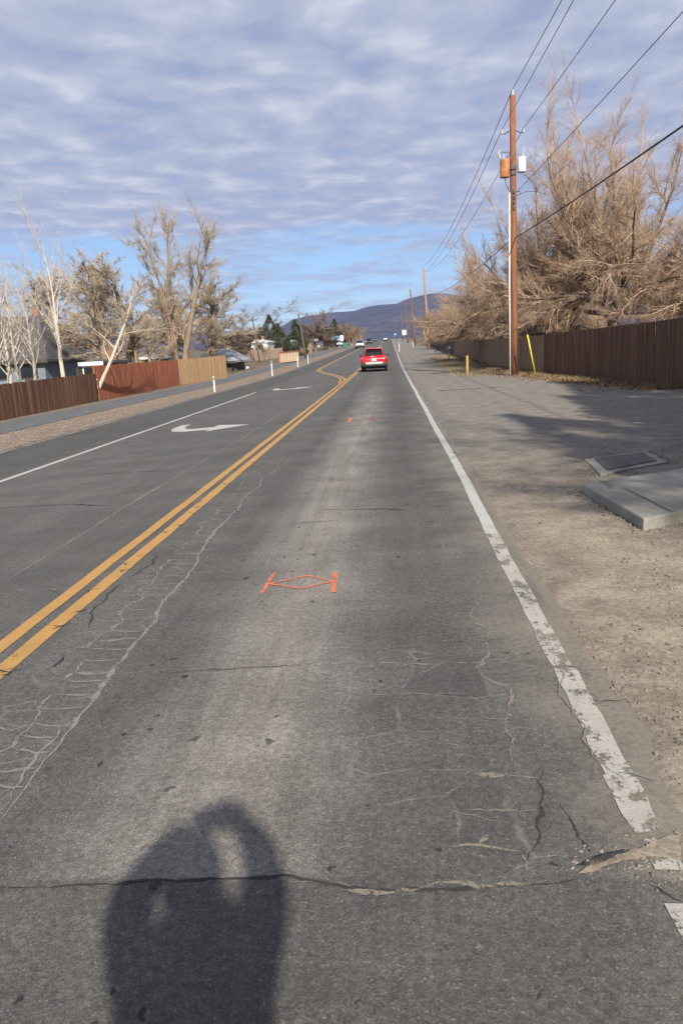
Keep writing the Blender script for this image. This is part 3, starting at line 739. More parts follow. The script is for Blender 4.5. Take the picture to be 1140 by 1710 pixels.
fit(e1, 12.8, 6.6, 2.0); E1 = finish_tree(e1, 'elm_tree', 'tallest bare brown elm with broad twiggy crown behind the dark brown fence', gl(11.0, 38.5), 'elm_bark', 'elm_twig', 'elm_twig')
e2 = elm(8.4, 5.4, 23, dens=1.08, trunk_len=2., limbs=9, droop=14, trunk_r=.27)
fit(e2, 10.4, 6.0, 1.95); E2 = finish_tree(e2, 'elm_tree', 'lower spreading bare elm directly behind the transformer pole', gl(8.7, 46.), 'elm_bark', 'pale_branch', 'elm_twig')
e3 = elm(8.6, 5.0, 31, dens=1., trunk_len=2.4, limbs=8, droop=9, trunk_r=.25)
fit(e3, 9.6, 5.2, 1.95); E3 = finish_tree(e3, 'elm_tree', 'bare elm over the dark fence, cut by the picture edge', gl(14.6, 33.), 'elm_bark', 'elm_twig', 'elm_twig')
copy_tree(E2, gl(8.4, 61.), 'bare elm behind the tan fence beyond the transformer pole', rz=2.1, scale=.92)
copy_tree(E3, gl(8.6, 85.), 'small bare elm overhanging the far picket fence', rz=4.0, scale=.8)
copy_tree(E3, gl(9.5, 112.), 'far bare elm beyond the picket fence near the pale pole', rz=1.0, scale=.8)
copy_tree(E2, gl(12.5, 57.), 'bare elm standing deeper in the yard behind the tan fence', rz=.7, scale=.95)
copy_tree(E1, gl(8.4, .4), 'bare elm beside the turnout whose branches shade the gravel', rz=2.6, scale=.80)
copy_tree(E1, gl(10.4, 5.6), 'second bare elm beside the turnout, farther from the road', rz=5.2, scale=.76)

def upright(hgt, seed, r=.12, count=14, ang=.42, tw=9, n1=9):
    random.seed(seed); t = Tree()
    P = [dict(n=10, wob=.035, grav=.02, sides=8, taper=.12),
         dict(n=n1, wob=.07, grav=.055, sides=6, count=count, t0=.28, abs=hgt*.46, ang=ang*1.5, rr=.5, rmin=.02, taper=.2, len=1),
         dict(n=5, wob=.10, grav=.06, sides=4, count=7, t0=.2, len=.34, ang=.6, rr=.45, rmin=.011, taper=.35),
         dict(n=3, wob=.12, grav=.05, sides=3, count=tw, t0=.1, len=.40, ang=.55, rr=.5, rmin=.0055, taper=.5, even=True)]
    grow(t, Vector((0, 0, 0)), Vector((0, 0, 1)), hgt, r, 0, P); return t
p1 = upright(9.4, 44, .19, 18, ang=.34, tw=6)
fit(p1, 10.3, 2.3); P1 = finish_tree(p1, 'poplar_tree', 'tallest pale bare poplar with upright limbs behind the brown fence', gl(-15.9, 36.2), 'poplar_bark', 'poplar_twig', 'poplar_twig')
p2 = upright(6.6, 43, .12, 10, tw=5)
fit(p2, 7.2, 1.9); P2 = finish_tree(p2, 'poplar_tree', 'slender white barked bare poplar behind the brown fence', gl(-15.5, 30.), 'poplar_bark', 'poplar_twig', 'poplar_twig', group='white poplars behind the brown fence')
for x, y, z, s in ((-16.0, 30.8, 1.2, .86), (-15.1, 28.4, 2.9, .95), (-17.1, 34.2, 4.2, .9), (-17.6, 36.5, .3, 1.)):
    copy_tree(P2, gl(x, y), P2['label'], z, s, 'white poplars behind the brown fence')
random.seed(5); t = Tree()
P = [dict(n=9, wob=.06, grav=.03, sides=7, taper=.2), dict(n=7, wob=.1, grav=.03, sides=5, count=8, t0=.3, abs=2.2, ang=.7, rr=.5, taper=.3, len=1), dict(n=4, wob=.1, grav=.03, sides=4, count=7, len=.4, ang=.7, rr=.5, rmin=.01), dict(n=3, wob=.1, grav=.03, sides=3, count=6, len=.45, ang=.6, rmin=.0055)]
grow(t, Vector((0, 0, 0)), Vector((.62, .2, 1)), 6.6, .12, 0, P)
fit(t, 6.2, 4.2); finish_tree(t, 'leaning_tree', 'pale bare tree leaning toward the teal house behind the brown fence', gl(-15.4, 37.9), 'poplar_bark', 'pale_branch', 'poplar_twig')

def cottonwood(hgt, seed, heads=3, dens=1.):
    random.seed(seed); t = Tree()
    P = [dict(n=9, wob=.05, grav=.03, sides=9, taper=.28),
         dict(n=7, wob=.12, grav=.03, sides=6, count=13, t0=.22, abs=hgt*.30, ang=.80, rr=.42, taper=.3, len=1, rmin=.0036*hgt),
         dict(n=5, wob=.13, grav=.03, sides=4, count=9*dens, t0=.15, len=.45, ang=.7, rr=.5, rmin=.0014*hgt, taper=.35),
         dict(n=3, wob=.13, grav=.04, sides=3, count=10*dens, t0=.1, len=.46, ang=.65, rr=.55, rmin=.009, taper=.5),
         dict(n=2, wob=.13, grav=.05, sides=3, count=9*dens, t0=.05, len=.6, ang=.55, rr=.6, rmin=.006, taper=.6, even=True)]
    for i in range(heads):
        a = i*2*math.pi/heads+.4; grow(t, Vector((.25*math.cos(a), .25*math.sin(a), 0)), Vector((.17*math.cos(a), .17*math.sin(a), 1)), hgt*random.uniform(.82, 1.), .033*hgt*(1-.2*i), 0, P)
    return t
cw = cottonwood(12.6, 52, 3, 1.0)
fit(cw, 15.4, 4.4); CW = finish_tree(cw, 'cottonwood_tree', 'tallest straw coloured bare cottonwood towering over the red fence', gl(-19.7, 70.5), 'cottonwood_bark', 'cottonwood_twig', 'cottonwood_twig', leaves=2600, leaf_box=lambda q: q.z < 6.5)
cw2 = cottonwood(6.2, 57, 2, .86)
fit(cw2, 9.6, 4.); C2 = finish_tree(cw2, 'cottonwood_tree', 'bushy bare tan tree behind the red fence left of the tall cottonwood', gl(-20.3, 56.), 'cottonwood_bark', 'cottonwood_twig', 'cottonwood_twig', leaves=500, leaf_box=lambda q: q.z < 4)
copy_tree(C2, gl(-17.2, 73.), 'low rounded bare tree hanging over the grey roofed house', 1.3, .95)
copy_tree(C2, gl(-22.4, 68.), 'rusty leaved bare bush at the foot of the tall cottonwood', 3.0, .62)
copy_tree(C2, gl(-27.6, 74.), 'bare tan tree behind the teal house', 4.4, 1.15)
copy_tree(C2, gl(-31., 66.), 'bare tan tree behind the steep grey roof', 2.2, 1.05)
copy_tree(C2, gl(-25., 90.), 'distant bare tree filling the gap behind the tall cottonwood', 5.5, 1.1)
# darker round yard trees farther up the left side
ys_ = upright(3.4, 63, .09, 12, ang=.5, tw=7); fit(ys_, 4.7, 1.9)
YS = finish_tree(ys_, 'yard_tree', 'small bare brown yard tree in front of the white building', gl(*xy(445, 601)), 'brown_twig', 'brown_twig', 'brown_twig')
copy_tree(YS, gl(*xy(433, 596)), 'bare brown yard tree beside the small pole on the lawn', 2., 1.0)
yt = cottonwood(4.6, 61, 3, .95); fit(yt, 4.6, 2.4)
p = at(404, 575, 116); Y0 = finish_tree(yt, 'yard_tree', 'dark bare tree behind the grey roofed house', gl(p.x, 116), 'brown_twig', 'brown_twig', 'brown_twig', scale=1.4)
for px, Y, sc, lab in ((385, 105, 1.35, 'bare grey tree behind the low rounded tree'), (446, 175, 2.1, 'broad bare brown tree behind the white building'), (520, 175, 2.0, 'bare brown tree right of the dark juniper'), (548, 190, 1.9, 'brown bare tree beside the far left pole')):
    p = at(px, 575, Y); copy_tree(Y0, gl(p.x, Y), lab, px*.1, sc)
yr = cottonwood(5., 67, 3, .9)
fit(yr, 5.2, 3.)
p = at(585, 575, 230); YR = finish_tree(yr, 'yard_tree', 'golden brown bare tree near the oncoming white vehicle', gl(p.x, 230.), 'rust_twig', 'rust_twig', 'rust_twig', scale=1.25)
p = at(735, 570, 118); copy_tree(YR, gl(p.x, 118.), 'rust coloured bare bush behind the far picket fence', 1., 1.0)
p = at(722, 570, 150); copy_tree(YR, gl(p.x+1, 150.), 'brown thicket beyond the pale pole on the verge', 2., 1.25)
p = at(702, 570, 210); copy_tree(YR, gl(p.x+2, 210.), 'far brown thicket beside the road sign', 3., 1.4)
p = at(598, 570, 300); copy_tree(YR, gl(p.x, 300.), 'farthest golden bare tree left of the road', 4., 1.1)

def leafy(h, wdt, seed, n=5200, cone=1., leaf=.22):
    random.seed(seed); mb = MB(); tr = MB().tube([(0, 0, -.1), (0, 0, h*.5)], [.16, .07], 8)
    cl = [(random.uniform(0, 2*math.pi), random.random(), random.random()) for _ in range(60)]
    for _ in range(n):
        a, f, q = random.choice(cl); a += random.gauss(0, .22); f = min(max(f+random.gauss(0, .05), 0), 1)
        z = h*(.05+.95*f); rmax = wdt*((1-f)**.75*cone+(1-cone)*math.sin(math.pi*min(f+.12, 1)))+.1
        r = rmax*(.55+.45*q+random.gauss(0, .10)); c_ = Vector((r*math.cos(a), r*math.sin(a), z))
        u = rv().normalized()*leaf*random.uniform(.5, 1.2); v = u.cross(rv()).normalized()*leaf*.5; mb.poly([c_-u, c_+v, c_+u*1.1])
    return tr.me(), mb.me()
jt, jc = leafy(6., 2.3, 71, cone=.55)
def evergreen(x, y, label, s=1., m='juniper', rz=0., sz=1., dense=False):
    root = empty('evergreen_tree', label, 'tree', gl(x, y), rz); root.scale = (s, s, s*sz)
    link('trunk', jt, M['elm_bark'], root)
    me = jc if m == 'juniper' else (jc3 if dense else jc2); link('crown', me, M[m], root); return root
jc2 = jc.copy(); _, jc3 = leafy(6., 2.3, 77, n=9500, cone=.55)
mat_pine = M['pine']
p = at(494, 575, 128); evergreen(p.x, 128., 'dense dark green juniper behind the tan block wall', 1.)
p = at(466, 575, 150); evergreen(p.x, 150., 'dark green conifer left of the dense juniper', 1.0, 'pine', 1., 1.0)
p = at(452, 575, 165); evergreen(p.x, 165., 'olive green conifer behind the white building', 1.35, 'pine', 2., 1.0)
p = at(560, 575, 235); evergreen(p.x, 235., 'far dark green conifer behind the blue board', 1.5, 'pine', 3., .9)
p = at(574, 575, 250); evergreen(p.x, 250., 'far conifer beside the golden bare tree', 1.2, 'juniper', 3., .9)
for x, y, sc, lab, z in ((6.4, 3.3, 1.05, 'shaggy conifer beside the turnout casting the shade toward the edge line', 1.), (8.9, 4.9, 1.45, 'larger shaggy conifer beside the turnout casting shade on the gravel', 2.), (8.6, 8.6, 1.3, 'shaggy conifer at the back of the turnout shading the slab', 4.), (10.7, 12.6, 1.6, 'shaggy conifer at the near end of the dark fence', .4)):
    evergreen(x, y, lab, sc, 'pine', z, sz=1.5 if sc < 1.2 else 1.15, dense=sc > 1.2)
random.seed(99)

# ------------------------------------------------------------------ poles and wires
MAIN = Vector((5.76, 36.2, 0)); TOP = 12.05
def shaft(h, r0, r1, m, parent, lean=(0, 0)):
    return MB().tube([(lean[0]*f, lean[1]*f, -.1+(h+.1)*f) for f in (0, .25, .5, .75, 1)], [r0+(r1-r0)*f for f in (0, .25, .5, .75, 1)], 14).build('shaft', m, parent, smooth=True)
def insulator(parent, x, y, z, r=.06, h=.2, m='porcelain'):
    return MB().lathe([(r*.4, 0), (r, h*.15), (r*.6, h*.3), (r, h*.45), (r*.6, h*.6), (r*.9, h*.75), (r*.3, h)], 10, (x, y, z)).build('insulator', M[m], parent, smooth=True)
def zat(py, Y=36.2, px=853): return at(px, py, Y).z
up = empty('utility_pole', 'tall reddish brown wooden pole with two transformers and white conduit', 'utility pole', MAIN)
shaft(TOP, .17, .125, M['pole_wood'], up, (-.05, 0))
MB().tube([(-.19, -.03, 0), (-.21, -.03, 4.), (-.20, -.03, zat(322))], .035, 8).build('conduit', M['white_plastic'], up, smooth=True)
insulator(up, -.05, 0, TOP, .07, .26)
zi = zat(222)
for sx in (-1, 1):
    MB().tube([(-.05+sx*.1, 0, zi+.1), (-.05+sx*.3, 0, zi), (-.05+sx*.45, 0, zi-.02)], .025, 6).build('bracket', M['dark_metal'], up)
    insulator(up, -.05+sx*.47, 0, zi-.04, .06, .2)
zt0, zt1 = zat(296), zat(266)
bt = MB().lathe([(.05, zt0), (.2, zt0), (.21, zt0+.03), (.21, zt1-.04), (.2, zt1), (.05, zt1+.03)], 20, (-.40, -.02, 0)).build('transformer', M['rusty_metal'], up, smooth=True, label='rust orange transformer can')
MB().tube([(-.45, -.02, zt1), (-.45, -.02, zt1+.2)], .035, 8).build('bushing', M['porcelain'], bt)
zw0, zw1 = zat(289), zat(264)
wt = MB().lathe([(.05, zw0), (.18, zw0), (.19, zw0+.03), (.19, zw1-.04), (.18, zw1), (.05, zw1+.03)], 20, (.34, -.02, 0)).build('transformer', M['white_metal'], up, smooth=True, label='white transformer can')
MB().tube([(.40, -.02, zw1), (.41, -.02, zw1+.22), (.42, -.02, zw1+.42)], [.045, .03, .05], 8).build('bushing', M['porcelain'], wt)
MB().box(-.16, .10, -.19, -.10, zat(284), zat(278)).box(-.14, .08, -.185, -.10, zat(293), zat(288)).build('mount', M['dark_metal'], up)
MB().tube([(-.62, -.02, zat(250)), (-.66, -.02, zat(256)), (-.60, -.02, zat(264))], [.06, .045, .05], 8).build('cutout_fuse', M['porcelain'], up)
MB().tube([(-.15, 0, zat(254)), (-.62, -.02, zat(253))], .018, 6).build('fuse_arm', M['dark_metal'], up)
MB().tube([(-.40, -.02, zt0), (-.36, -.1, zt0-.3), (-.22, -.1, zat(320))], .016, 6).build('lead_wire', M['wire'], up)
for k in range(4): MB().box(-.06, .02, -.21, -.13, zat(324+9*k), zat(319+9*k)).build('cable_clamp', M['dark_metal'], up)
MB().tube([(.02, 0, zat(321)), (.26, -.05, zat(321)), (.30, -.05, zat(326))], .022, 6).build('service_bracket', M['dark_metal'], up)
MB().tube([(.1, -.05, zat(328)), (.5, -.2, zat(323)), (1.0, -.2, zat(324)), (1.5, -.1, zat(332))], .012, 5, ).build('drip_loop', M['wire'], up)

def plain_pole(x, y, h, m, label, r=.15, lean=(0, 0), arm=False, insul=True, name='utility_pole'):
    root = empty(name, label, 'utility pole', (x, y, T(x, y)))
    shaft(h, r, r*.72, M[m], root, lean)
    if arm: MB().box(lean[0]-.9, lean[0]+.9, lean[1]-.06, lean[1]+.06, h-.75, h-.62).build('crossarm', M[m], root)
    if insul:
        for sx in ((-.75, 0, .75) if arm else (0,)): insulator(root, lean[0]+sx, lean[1], h if not arm else h-.62, .06, .22)
    return root
plain_pole(5.76, -45., TOP, 'pole_wood', 'brown wooden pole behind the viewpoint carrying the same wires')
q = G(716, 583); plain_pole(q.x, q.y, zat(446, q.y, 707)-T(q.x, q.y), 'pale_pole_wood', 'pale orange wooden pole beyond the tan fence', .19, (-.5, 0)); FP = (q.x-.5, q.y, zat(446, q.y, 707))
q = at(693, 576, 160); plain_pole(q.x, 160., zat(483, 160., 686)-T(q.x, 160.), 'pole_wood', 'brown pole with pale lower post beyond the pale orange pole', .19, (-.7, 0)); FP2 = (q.x-.7, 160., zat(483, 160., 686))
q = at(681, 574, 200); plain_pole(q.x, 200., zat(501, 200., 676)-T(q.x, 200.), 'dark_pole_wood', 'dark wooden pole right of the white road sign', .2, (-.6, 0))
q = at(672, 572, 260); plain_pole(q.x, 260., zat(520, 260., 670)-T(q.x, 260.), 'dark_pole_wood', 'thin far pole behind the white road sign', .18)
q = at(662, 571, 320); plain_pole(q.x, 320., zat(530, 320., 661)-T(q.x, 320.), 'dark_pole_wood', 'farthest thin pole beside the road', .18)
q = at(511, 597, 112); plain_pole(q.x, 112., zat(524, 112., 501)-T(q.x, 112.), 'dark_pole_wood', 'leaning dark pole at the end of the metal slat panel', .16, (-.75, 0)); LP1 = (q.x-.75, 112., zat(526, 112., 501))
q = at(433, 594, 104); plain_pole(q.x, 104., zat(529, 104., 424)-T(q.x, 104.), 'dark_pole_wood', 'leaning thin pole among the small bare yard trees', .13, (-.6, 0), insul=False)
q = at(542, 580, 175); plain_pole(q.x, 175., zat(520, 175., 534)-T(q.x, 175.), 'dark_pole_wood', 'dark pole left of the blue board', .2, (-.6, 0))

def wire(label, a, b, sag, r=.009, group=None, name='power_line'):
    a, b = Vector(a), Vector(b); pts = []
    for i in range(41):
        t = i/40; p = a.lerp(b, t); p.z -= 4*sag*t*(1-t); pts.append(p-a)
    o = MB().tube(pts, r, 5).build(name, M['wire'], None, label=label, cat='wire', smooth=True, loc=a)
    if group: o['group'] = group
    return o
mx, my = 5.71, 36.2
wire('upper overhead wire from the top of the transformer pole toward the viewer', (mx, my, TOP+.26), (5.76, -45, TOP+.26), .9, .013, 'overhead wires')
wire('overhead wire doubled beside the top wire of the transformer pole', (mx-.47, my, zi+.16), (5.29, -45, zi+.55), .5, .011, 'overhead wires')
wire('overhead wire from the right insulator of the transformer pole toward the viewer', (mx+.47, my, zi+.16), (6.23, -45, zi+.16), .9, .011, 'overhead wires')
wire('thin lower power wire passing the white transformer', (mx+.2, my, zat(320)), (6.0, -45, zat(320)+.3), .6, .010, 'overhead wires')
wire('thick black telephone cable sloping from the middle of the transformer pole', (mx+.1, my-.1, zat(398)), (5.76, -45, zat(398)), .8, .023, name='telephone_cable')
wire('overhead wire running from the pole top to the next pale pole', (mx, my, TOP+.26), (FP[0], FP[1], FP[2]+.2), 1.3, .016, 'overhead wires')
wire('overhead wire running from the left insulator to the next pale pole', (mx-.47, my, zi+.16), (FP[0]-.2, FP[1], FP[2]-.7), 1.3, .014, 'overhead wires')
wire('overhead wire running from the right insulator to the next pale pole', (mx+.47, my, zi+.16), (FP[0]+.3, FP[1], FP[2]-.7), 1.3, .014, 'overhead wires')
wire('telephone cable running on behind the elm to the next pole', (mx, my, zat(398)), (FP[0], FP[1], FP[2]-4.), .8, .02, name='telephone_cable')

gg = G(893, 629); gt = at(880, 559, gg.y)
gw = empty('guy_wire', 'guy wire in a bright yellow plastic guard beside the transformer pole', 'guy wire', gg)
dgy = gt-gg
MB().tube([(0, 0, .12), tuple(dgy)], .035, 8).build('guard', M['yellow_plastic'], gw, smooth=True)
MB().tube([(0, 0, -.1), tuple(dgy*.12)], .022, 6).build('anchor_rod', M['grey_metal'], gw)
MB().tube([tuple(dgy*1.), tuple(dgy*1.0+Vector((-.55, 1.6, 3.4)))], .008, 5).build('cable', M['wire'], gw)

# ------------------------------------------------------------------ small roadside things
def post_box(px, py0, py1, r, m, name, label, cat, cap=None):
    g = G(px, py1); h = at(px, py0, g.y).z-g.z
    me = bevel(MB().box(-r, r, -r, r, -.1, h).me(), r*.25)
    return link(name, me, M[m], label=label, cat=cat, loc=g)
post_box(780, 594, 626, .055, 'post_orange', 'wooden_post', 'short weathered wooden post standing on the verge by the mailbox', 'post')
post_box(716, 566, 586, .05, 'white_plastic', 'wooden_post', 'short pale post at the foot of the pale orange pole', 'post') if False else None
def delineator(x, y, h, label, m='white_plastic', group=None):
    root = empty('delineator_post', label, 'delineator', (x, y, T(x, y)), group=group)
    link('post', bevel(MB().box(-.04, .04, -.012, .012, -.1, h).me(), .006), M[m], root)
    MB().box(-.038, .038, -.018, -.0135, h-.2, h-.05).build('reflector', M['grey_metal'], root)
    MB().box(-.038, .038, .0135, .018, h-.2, h-.05).build('reflector', M['grey_metal'], root)
    return root
gd = 'white delineator posts along the left gravel verge'
for px, py, top, lab in ((351, 655, 629, 'beside the new pale fence'), (446, 628, 603, 'in front of the small yard trees'), (495, 613, 594, 'in front of the metal slat panel'), (525, 606, 590, 'just beyond the metal slat panel')):
    g = G(px, py); delineator(-9.75 if px < 500 else -9.7, g.y, min(1.25, at(px, top, g.y).z-g.z), 'white plastic delineator post on the gravel verge '+lab, group=gd)
g = G(667, 577); p = at(666, 577, 110); delineator(p.x, 110., 1.3, 'white delineator post at the right road edge ahead of the red vehicle')
p = at(689, 576, 135); delineator(p.x, 135., 1.2, 'white marker post on the verge below the dark poles')
# mailbox
g = G(749, 602); mbx = empty('mailbox', 'dark mailbox on a wooden post in front of the tan fence', 'mailbox', g)
MB().box(-.05, .05, -.05, .05, -.1, .95).build('post', M['post_orange'], mbx)
pr = [(.13*math.cos(a), 1.15+.13*math.sin(a)) for a in [math.pi*k/8 for k in range(9)]] + [(-.13, .95), (.13, .95)]
MB().prism([(x, -.28, z) for x, z in pr], (0, .55, 0)).build('box', M['dark_metal'], mbx)
MB().prism([(x*1.04, -.30, z) for x, z in pr], (0, .015, 0)).build('door', M['grey_metal'], mbx)
MB().box(.135, .15, -.05, .0, 1.1, 1.4).build('flag', M['rust_red'], mbx)
# signs
def road_sign(x, y, h, w_, hh, label, m='sign_white', txt=None, face='rear'):
    root = empty('road_sign', label, 'sign', (x, y, T(x, y)))
    MB().tube([(0, 0, -.1), (0, 0, h+hh)], .035, 8).build('post', M['grey_metal'], root)
    link('panel', bevel(MB().box(-w_/2, w_/2, -.06, -.045, h, h+hh).me(), .006), M[m], root)
    if txt:
        for i, (s, sz, zz_) in enumerate(txt):
            cu = bpy.data.curves.new('t', 'FONT'); cu.body = s; cu.size = sz; cu.align_x = 'CENTER'; cu.extrude = .002
            to = bpy.data.objects.new('t', cu); COL.objects.link(to); dg = bpy.context.evaluated_depsgraph_get()
            me = bpy.data.meshes.new_from_object(to.evaluated_get(dg)); bpy.data.objects.remove(to)
            me.materials.clear(); o = link('lettering', me, M['black_plastic'], root); o.rotation_euler = (math.pi/2, 0, 0); o.location = (0, -.064, h+zz_)
    return root
p = at(675, 572, 150); z1 = at(675, 551, 150).z; road_sign(p.x, 150., z1-T(p.x, 150.)-.0-.95, .75, .95, 'white rectangular road sign on the right verge beyond the red vehicle')
p = at(529, 588, 125); z1 = at(528, 566, 125).z; road_sign(p.x, 125., z1-T(p.x, 125.)-.35, .7, .35, 'small grey street sign on a post by the left path', 'grey_metal')
p = at(657, 570, 260); road_sign(p.x+.6, 260., 2., .8, .6, 'far pale blue sign at the right road edge', 'blue_paint')
# concrete slabs on the turnout
def slab(name, px, thick, m, label, lift=.0):
    g = [G(*p) for p in px]; c0 = sum(g, Vector())/len(g); zc = max(gz(p.x, p.y) for p in g)
    root = empty(name, label, 'slab', (c0.x, c0.y, T(c0.x, c0.y)))
    z1 = lift
    me = bevel(MB().prism([(p.x-c0.x, p.y-c0.y, z1-thick-.1) for p in g][::1], (0, 0, thick+.1)).me(), .012)
    link('block', me, M[m], root); return root, g, c0, z1
def at_z(px, py, z):
    d = ray(px, py); t_ = (z-H)/d.z; return Vector((0, 0, H))+d*t_
SZ = .125
A, B = at_z(972, 808, SZ), at_z(1074, 866, SZ); 
C = at_z(1140, 853, SZ); ext = (C-B).normalized()*1.75; D_ = at_z(1000, 770, SZ)
corner = [A, B, B+ext, A+ext]
c0 = sum(corner, Vector())/len(corner); c0.z = 0
sl = empty('concrete_slab', 'large pale concrete slab with scored joints at the edge of the turnout', 'slab', c0)
me = bevel(MB().prism([tuple(p-c0) for p in [q+Vector((0, 0, -SZ-.1)) for q in corner]], (0, 0, SZ+.1)).me(), .014); link('block', me, M['concrete'], sl)
def groove(a, b, wd=.014):
    a, b = at_z(*a, SZ)-c0, at_z(*b, SZ)-c0; d = (b-a).normalized(); n_ = Vector((-d.y, d.x, 0))*wd/2; up_ = Vector((0, 0, .003))
    MB().poly([a-n_+up_, b-n_+up_, b+n_+up_, a+n_+up_]).build('joint', M['vault_lid'], sl)
groove((985, 794), (1020, 814)); groove((1043, 815), (1123, 855)); groove((1036, 814), (1116, 854), .008); groove((990, 792), (1022, 811), .006)
V1 = [at_z(x, y, .06) for x, y in ((975, 764), (1002, 789), (1114, 768), (1080, 750))]
c1 = sum(V1, Vector())/4; c1.z = 0
vb = empty('utility_vault', 'small concrete utility vault with dark metal lid behind the large slab', 'vault', c1)
link('collar', bevel(MB().prism([tuple(p-c1+Vector((0, 0, -.23))) for p in V1], (0, 0, .21)).me(), .012), M['concrete'], vb)
V2 = [c1+Vector(((p-c1).x*.74, (p-c1).y*.74, .06)) for p in V1]
link('lid', bevel(MB().prism([tuple(p-c1+Vector((-.02*0, 0, -.05))) for p in V2], (0, 0, .045)).me(), .006), M['vault_lid'], vb)
# ------------------------------------------------------------------ vehicles
def loft(sections, close=True):
    V = []; n = len(sections[0])
    for s in sections: V += s
    Fc = []
    for i in range(len(sections)-1):
        for k in range(n): k2 = (k+1) % n; Fc.append((i*n+k, i*n+k2, (i+1)*n+k2, (i+1)*n+k))
    if close: Fc.append(tuple(range(n))[::-1]); Fc.append(tuple((len(sections)-1)*n+k for k in range(n)))
    return mesh(V, Fc)
def rrect(w_, z0, z1, r, y, top=1.):              # rounded rectangle section, narrower at the top
    P_ = []
    for cx, cz, a0 in ((1, 1, 0), (-1, 1, 90), (-1, -1, 180), (1, -1, 270)):
        for k in range(4):
            a = R(a0+30*k); rz_ = min(r, (z1-z0)/2.05); ww = w_*(top if cz > 0 else 1.)
            P_.append((cx*(ww-r)+r*math.cos(a), y, (z1-rz_ if cz > 0 else z0+rz_)+rz_*math.sin(a)))
    return P_
def vehicle(name, label, cat, loc, rz, paint_m, L=4.25, W=.9, Hh=1.6, belt=1.02, suv=True, roof_m=None):
    k = empty(name, label, cat, loc, rz); p = M[paint_m]; zl = .34    # rear at y=0, front at y=L
    secs = [rrect(W*.80, .50, .88, .10, .0), rrect(W*.92, .42, belt-.06, .14, .05), rrect(W*.985, .36, belt, .17, .22), rrect(W, zl, belt+.02, .18, .7), rrect(W, zl, belt+.01, .18, L*.5),
            rrect(W, zl, belt-.01, .18, L*.66), rrect(W*.985, zl, belt-.07, .18, L*.78), rrect(W*.95, .36, belt-.16, .17, L*.90), rrect(W*.86, .42, belt-.26, .14, L*.97), rrect(W*.74, .48, belt-.36, .1, L)]
    body = link('body', loft(secs), p, k, smooth=True)
    r0, r1, f1, f0 = .18, .62, L*.50, L*.70      # greenhouse: rear base, rear roof, front roof, windscreen base
    gsec = [rrect(W*.84, belt-.12, belt+.05, .08, r0, .97), rrect(W*.85, belt-.12, belt+(Hh-belt)*.62, .14, r0+.24, .86), rrect(W*.86, belt-.12, Hh-.05, .15, r1-.04, .80), rrect(W*.87, belt-.12, Hh, .15, r1+.35, .79), rrect(W*.87, belt-.12, Hh-.02, .15, f1, .80),
            rrect(W*.86, belt-.12, belt+(Hh-belt)*.5, .14, (f1+f0)/2+.05, .86), rrect(W*.84, belt-.12, belt-.02, .06, f0+.1, .95)]
    cab = link('cabin', loft(gsec), M[roof_m] if roof_m else p, k, smooth=True)
    zr0, zr1 = belt+.07, Hh-.16
    def quad(nm, pts, m, par, t=.0): return MB().prism(pts, t).build(nm, m, par)
    yb = lambda z: r0+(z-belt-.05)/((Hh-belt)*.62-.05)*.24
    quad('rear_window', [(-W*.72, yb(zr0)-.05, zr0), (W*.72, yb(zr0)-.05, zr0), (W*.60, yb(zr1)-.02, zr1), (-W*.60, yb(zr1)-.02, zr1)], M['glass'], cab, (0, .05, 0))
    quad('windscreen', [(-W*.74, f0-.02, belt+.04), (W*.74, f0-.02, belt+.04), (W*.62, f1+.16, Hh-.12), (-W*.62, f1+.16, Hh-.12)], M['glass'], cab, (0, .06, .06))
    for s in (-1, 1):
        for a, b in ((.62, L*.36), (L*.375, L*.55)):
            quad('side_window', [(s*W*.875, a+.02, belt+.05), (s*W*.875, b, belt+.05), (s*W*.755, b-.08, Hh-.15), (s*W*.755, a+.14, Hh-.15)], M['glass'], cab, (s*.015, 0, 0))
        tl = link('tail_lamp', bevel(MB().box(s*W*.88-.11, s*W*.88+.06, .0, .24, belt-.26, belt-.06).me(), .05, 3), M['tail_lamp'], k, smooth=True)
        hl = link('headlight', bevel(MB().box(s*W*.72-.14, s*W*.72+.12, L*.915, L*.975, belt-.34, belt-.19).me(), .03, 2), M['head_lamp'], k)
        mi = link('mirror', bevel(MB().box(s*(W+.07)-.09, s*(W+.07)+.09, L*.60, L*.60+.1, belt-.02, belt+.13).me(), .03, 2), M['black_plastic'], k)
        MB().box(s*(W-.03)-.04, s*(W-.03)+.04, L*.6+.03, L*.6+.06, belt+.0, belt+.03).build('mirror_arm', M['black_plastic'], mi)
        for yw in (.78, L-.82):
            wr = .335; x0_ = s*(W-.22); 
            ty = MB(); ty.lathe([(wr*.62, -.10), (wr*.95, -.11), (wr, -.07), (wr, .07), (wr*.95, .11), (wr*.62, .10)], 22)
            wo = link('wheel', ty.me(), M['tyre'], k, smooth=True); wo.rotation_euler = (0, math.pi/2*s, 0); wo.location = (s*(W-.115), yw, wr)
            ri = MB().lathe([(.02, .06), (wr*.3, .085), (wr*.60, .075), (wr*.63, .06), (wr*.63, -.05)], 18).build('rim', M['rim'], wo, smooth=True)
            MB().tube([(s*(W-.035), yw+.40*math.cos(R(a)), .335+.40*math.sin(R(a))) for a in range(-5, 190, 15)], .05, 6).build('arch_trim', M['black_plastic'], k, smooth=True)
    bm_ = link('rear_bumper', bevel(MB().box(-W*.90, W*.90, -.075, .3, .34, .62).me(), .07, 3), M['black_plastic'], k, smooth=True)
    link('skid_trim', bevel(MB().prism([(-W*.68, -.095, .60), (-W*.60, -.095, .50), (W*.60, -.095, .50), (W*.68, -.095, .60), (W*.62, -.095, .645), (-W*.62, -.095, .645)], (0, .06, 0)).me(), .012), M['silver_trim'], bm_)
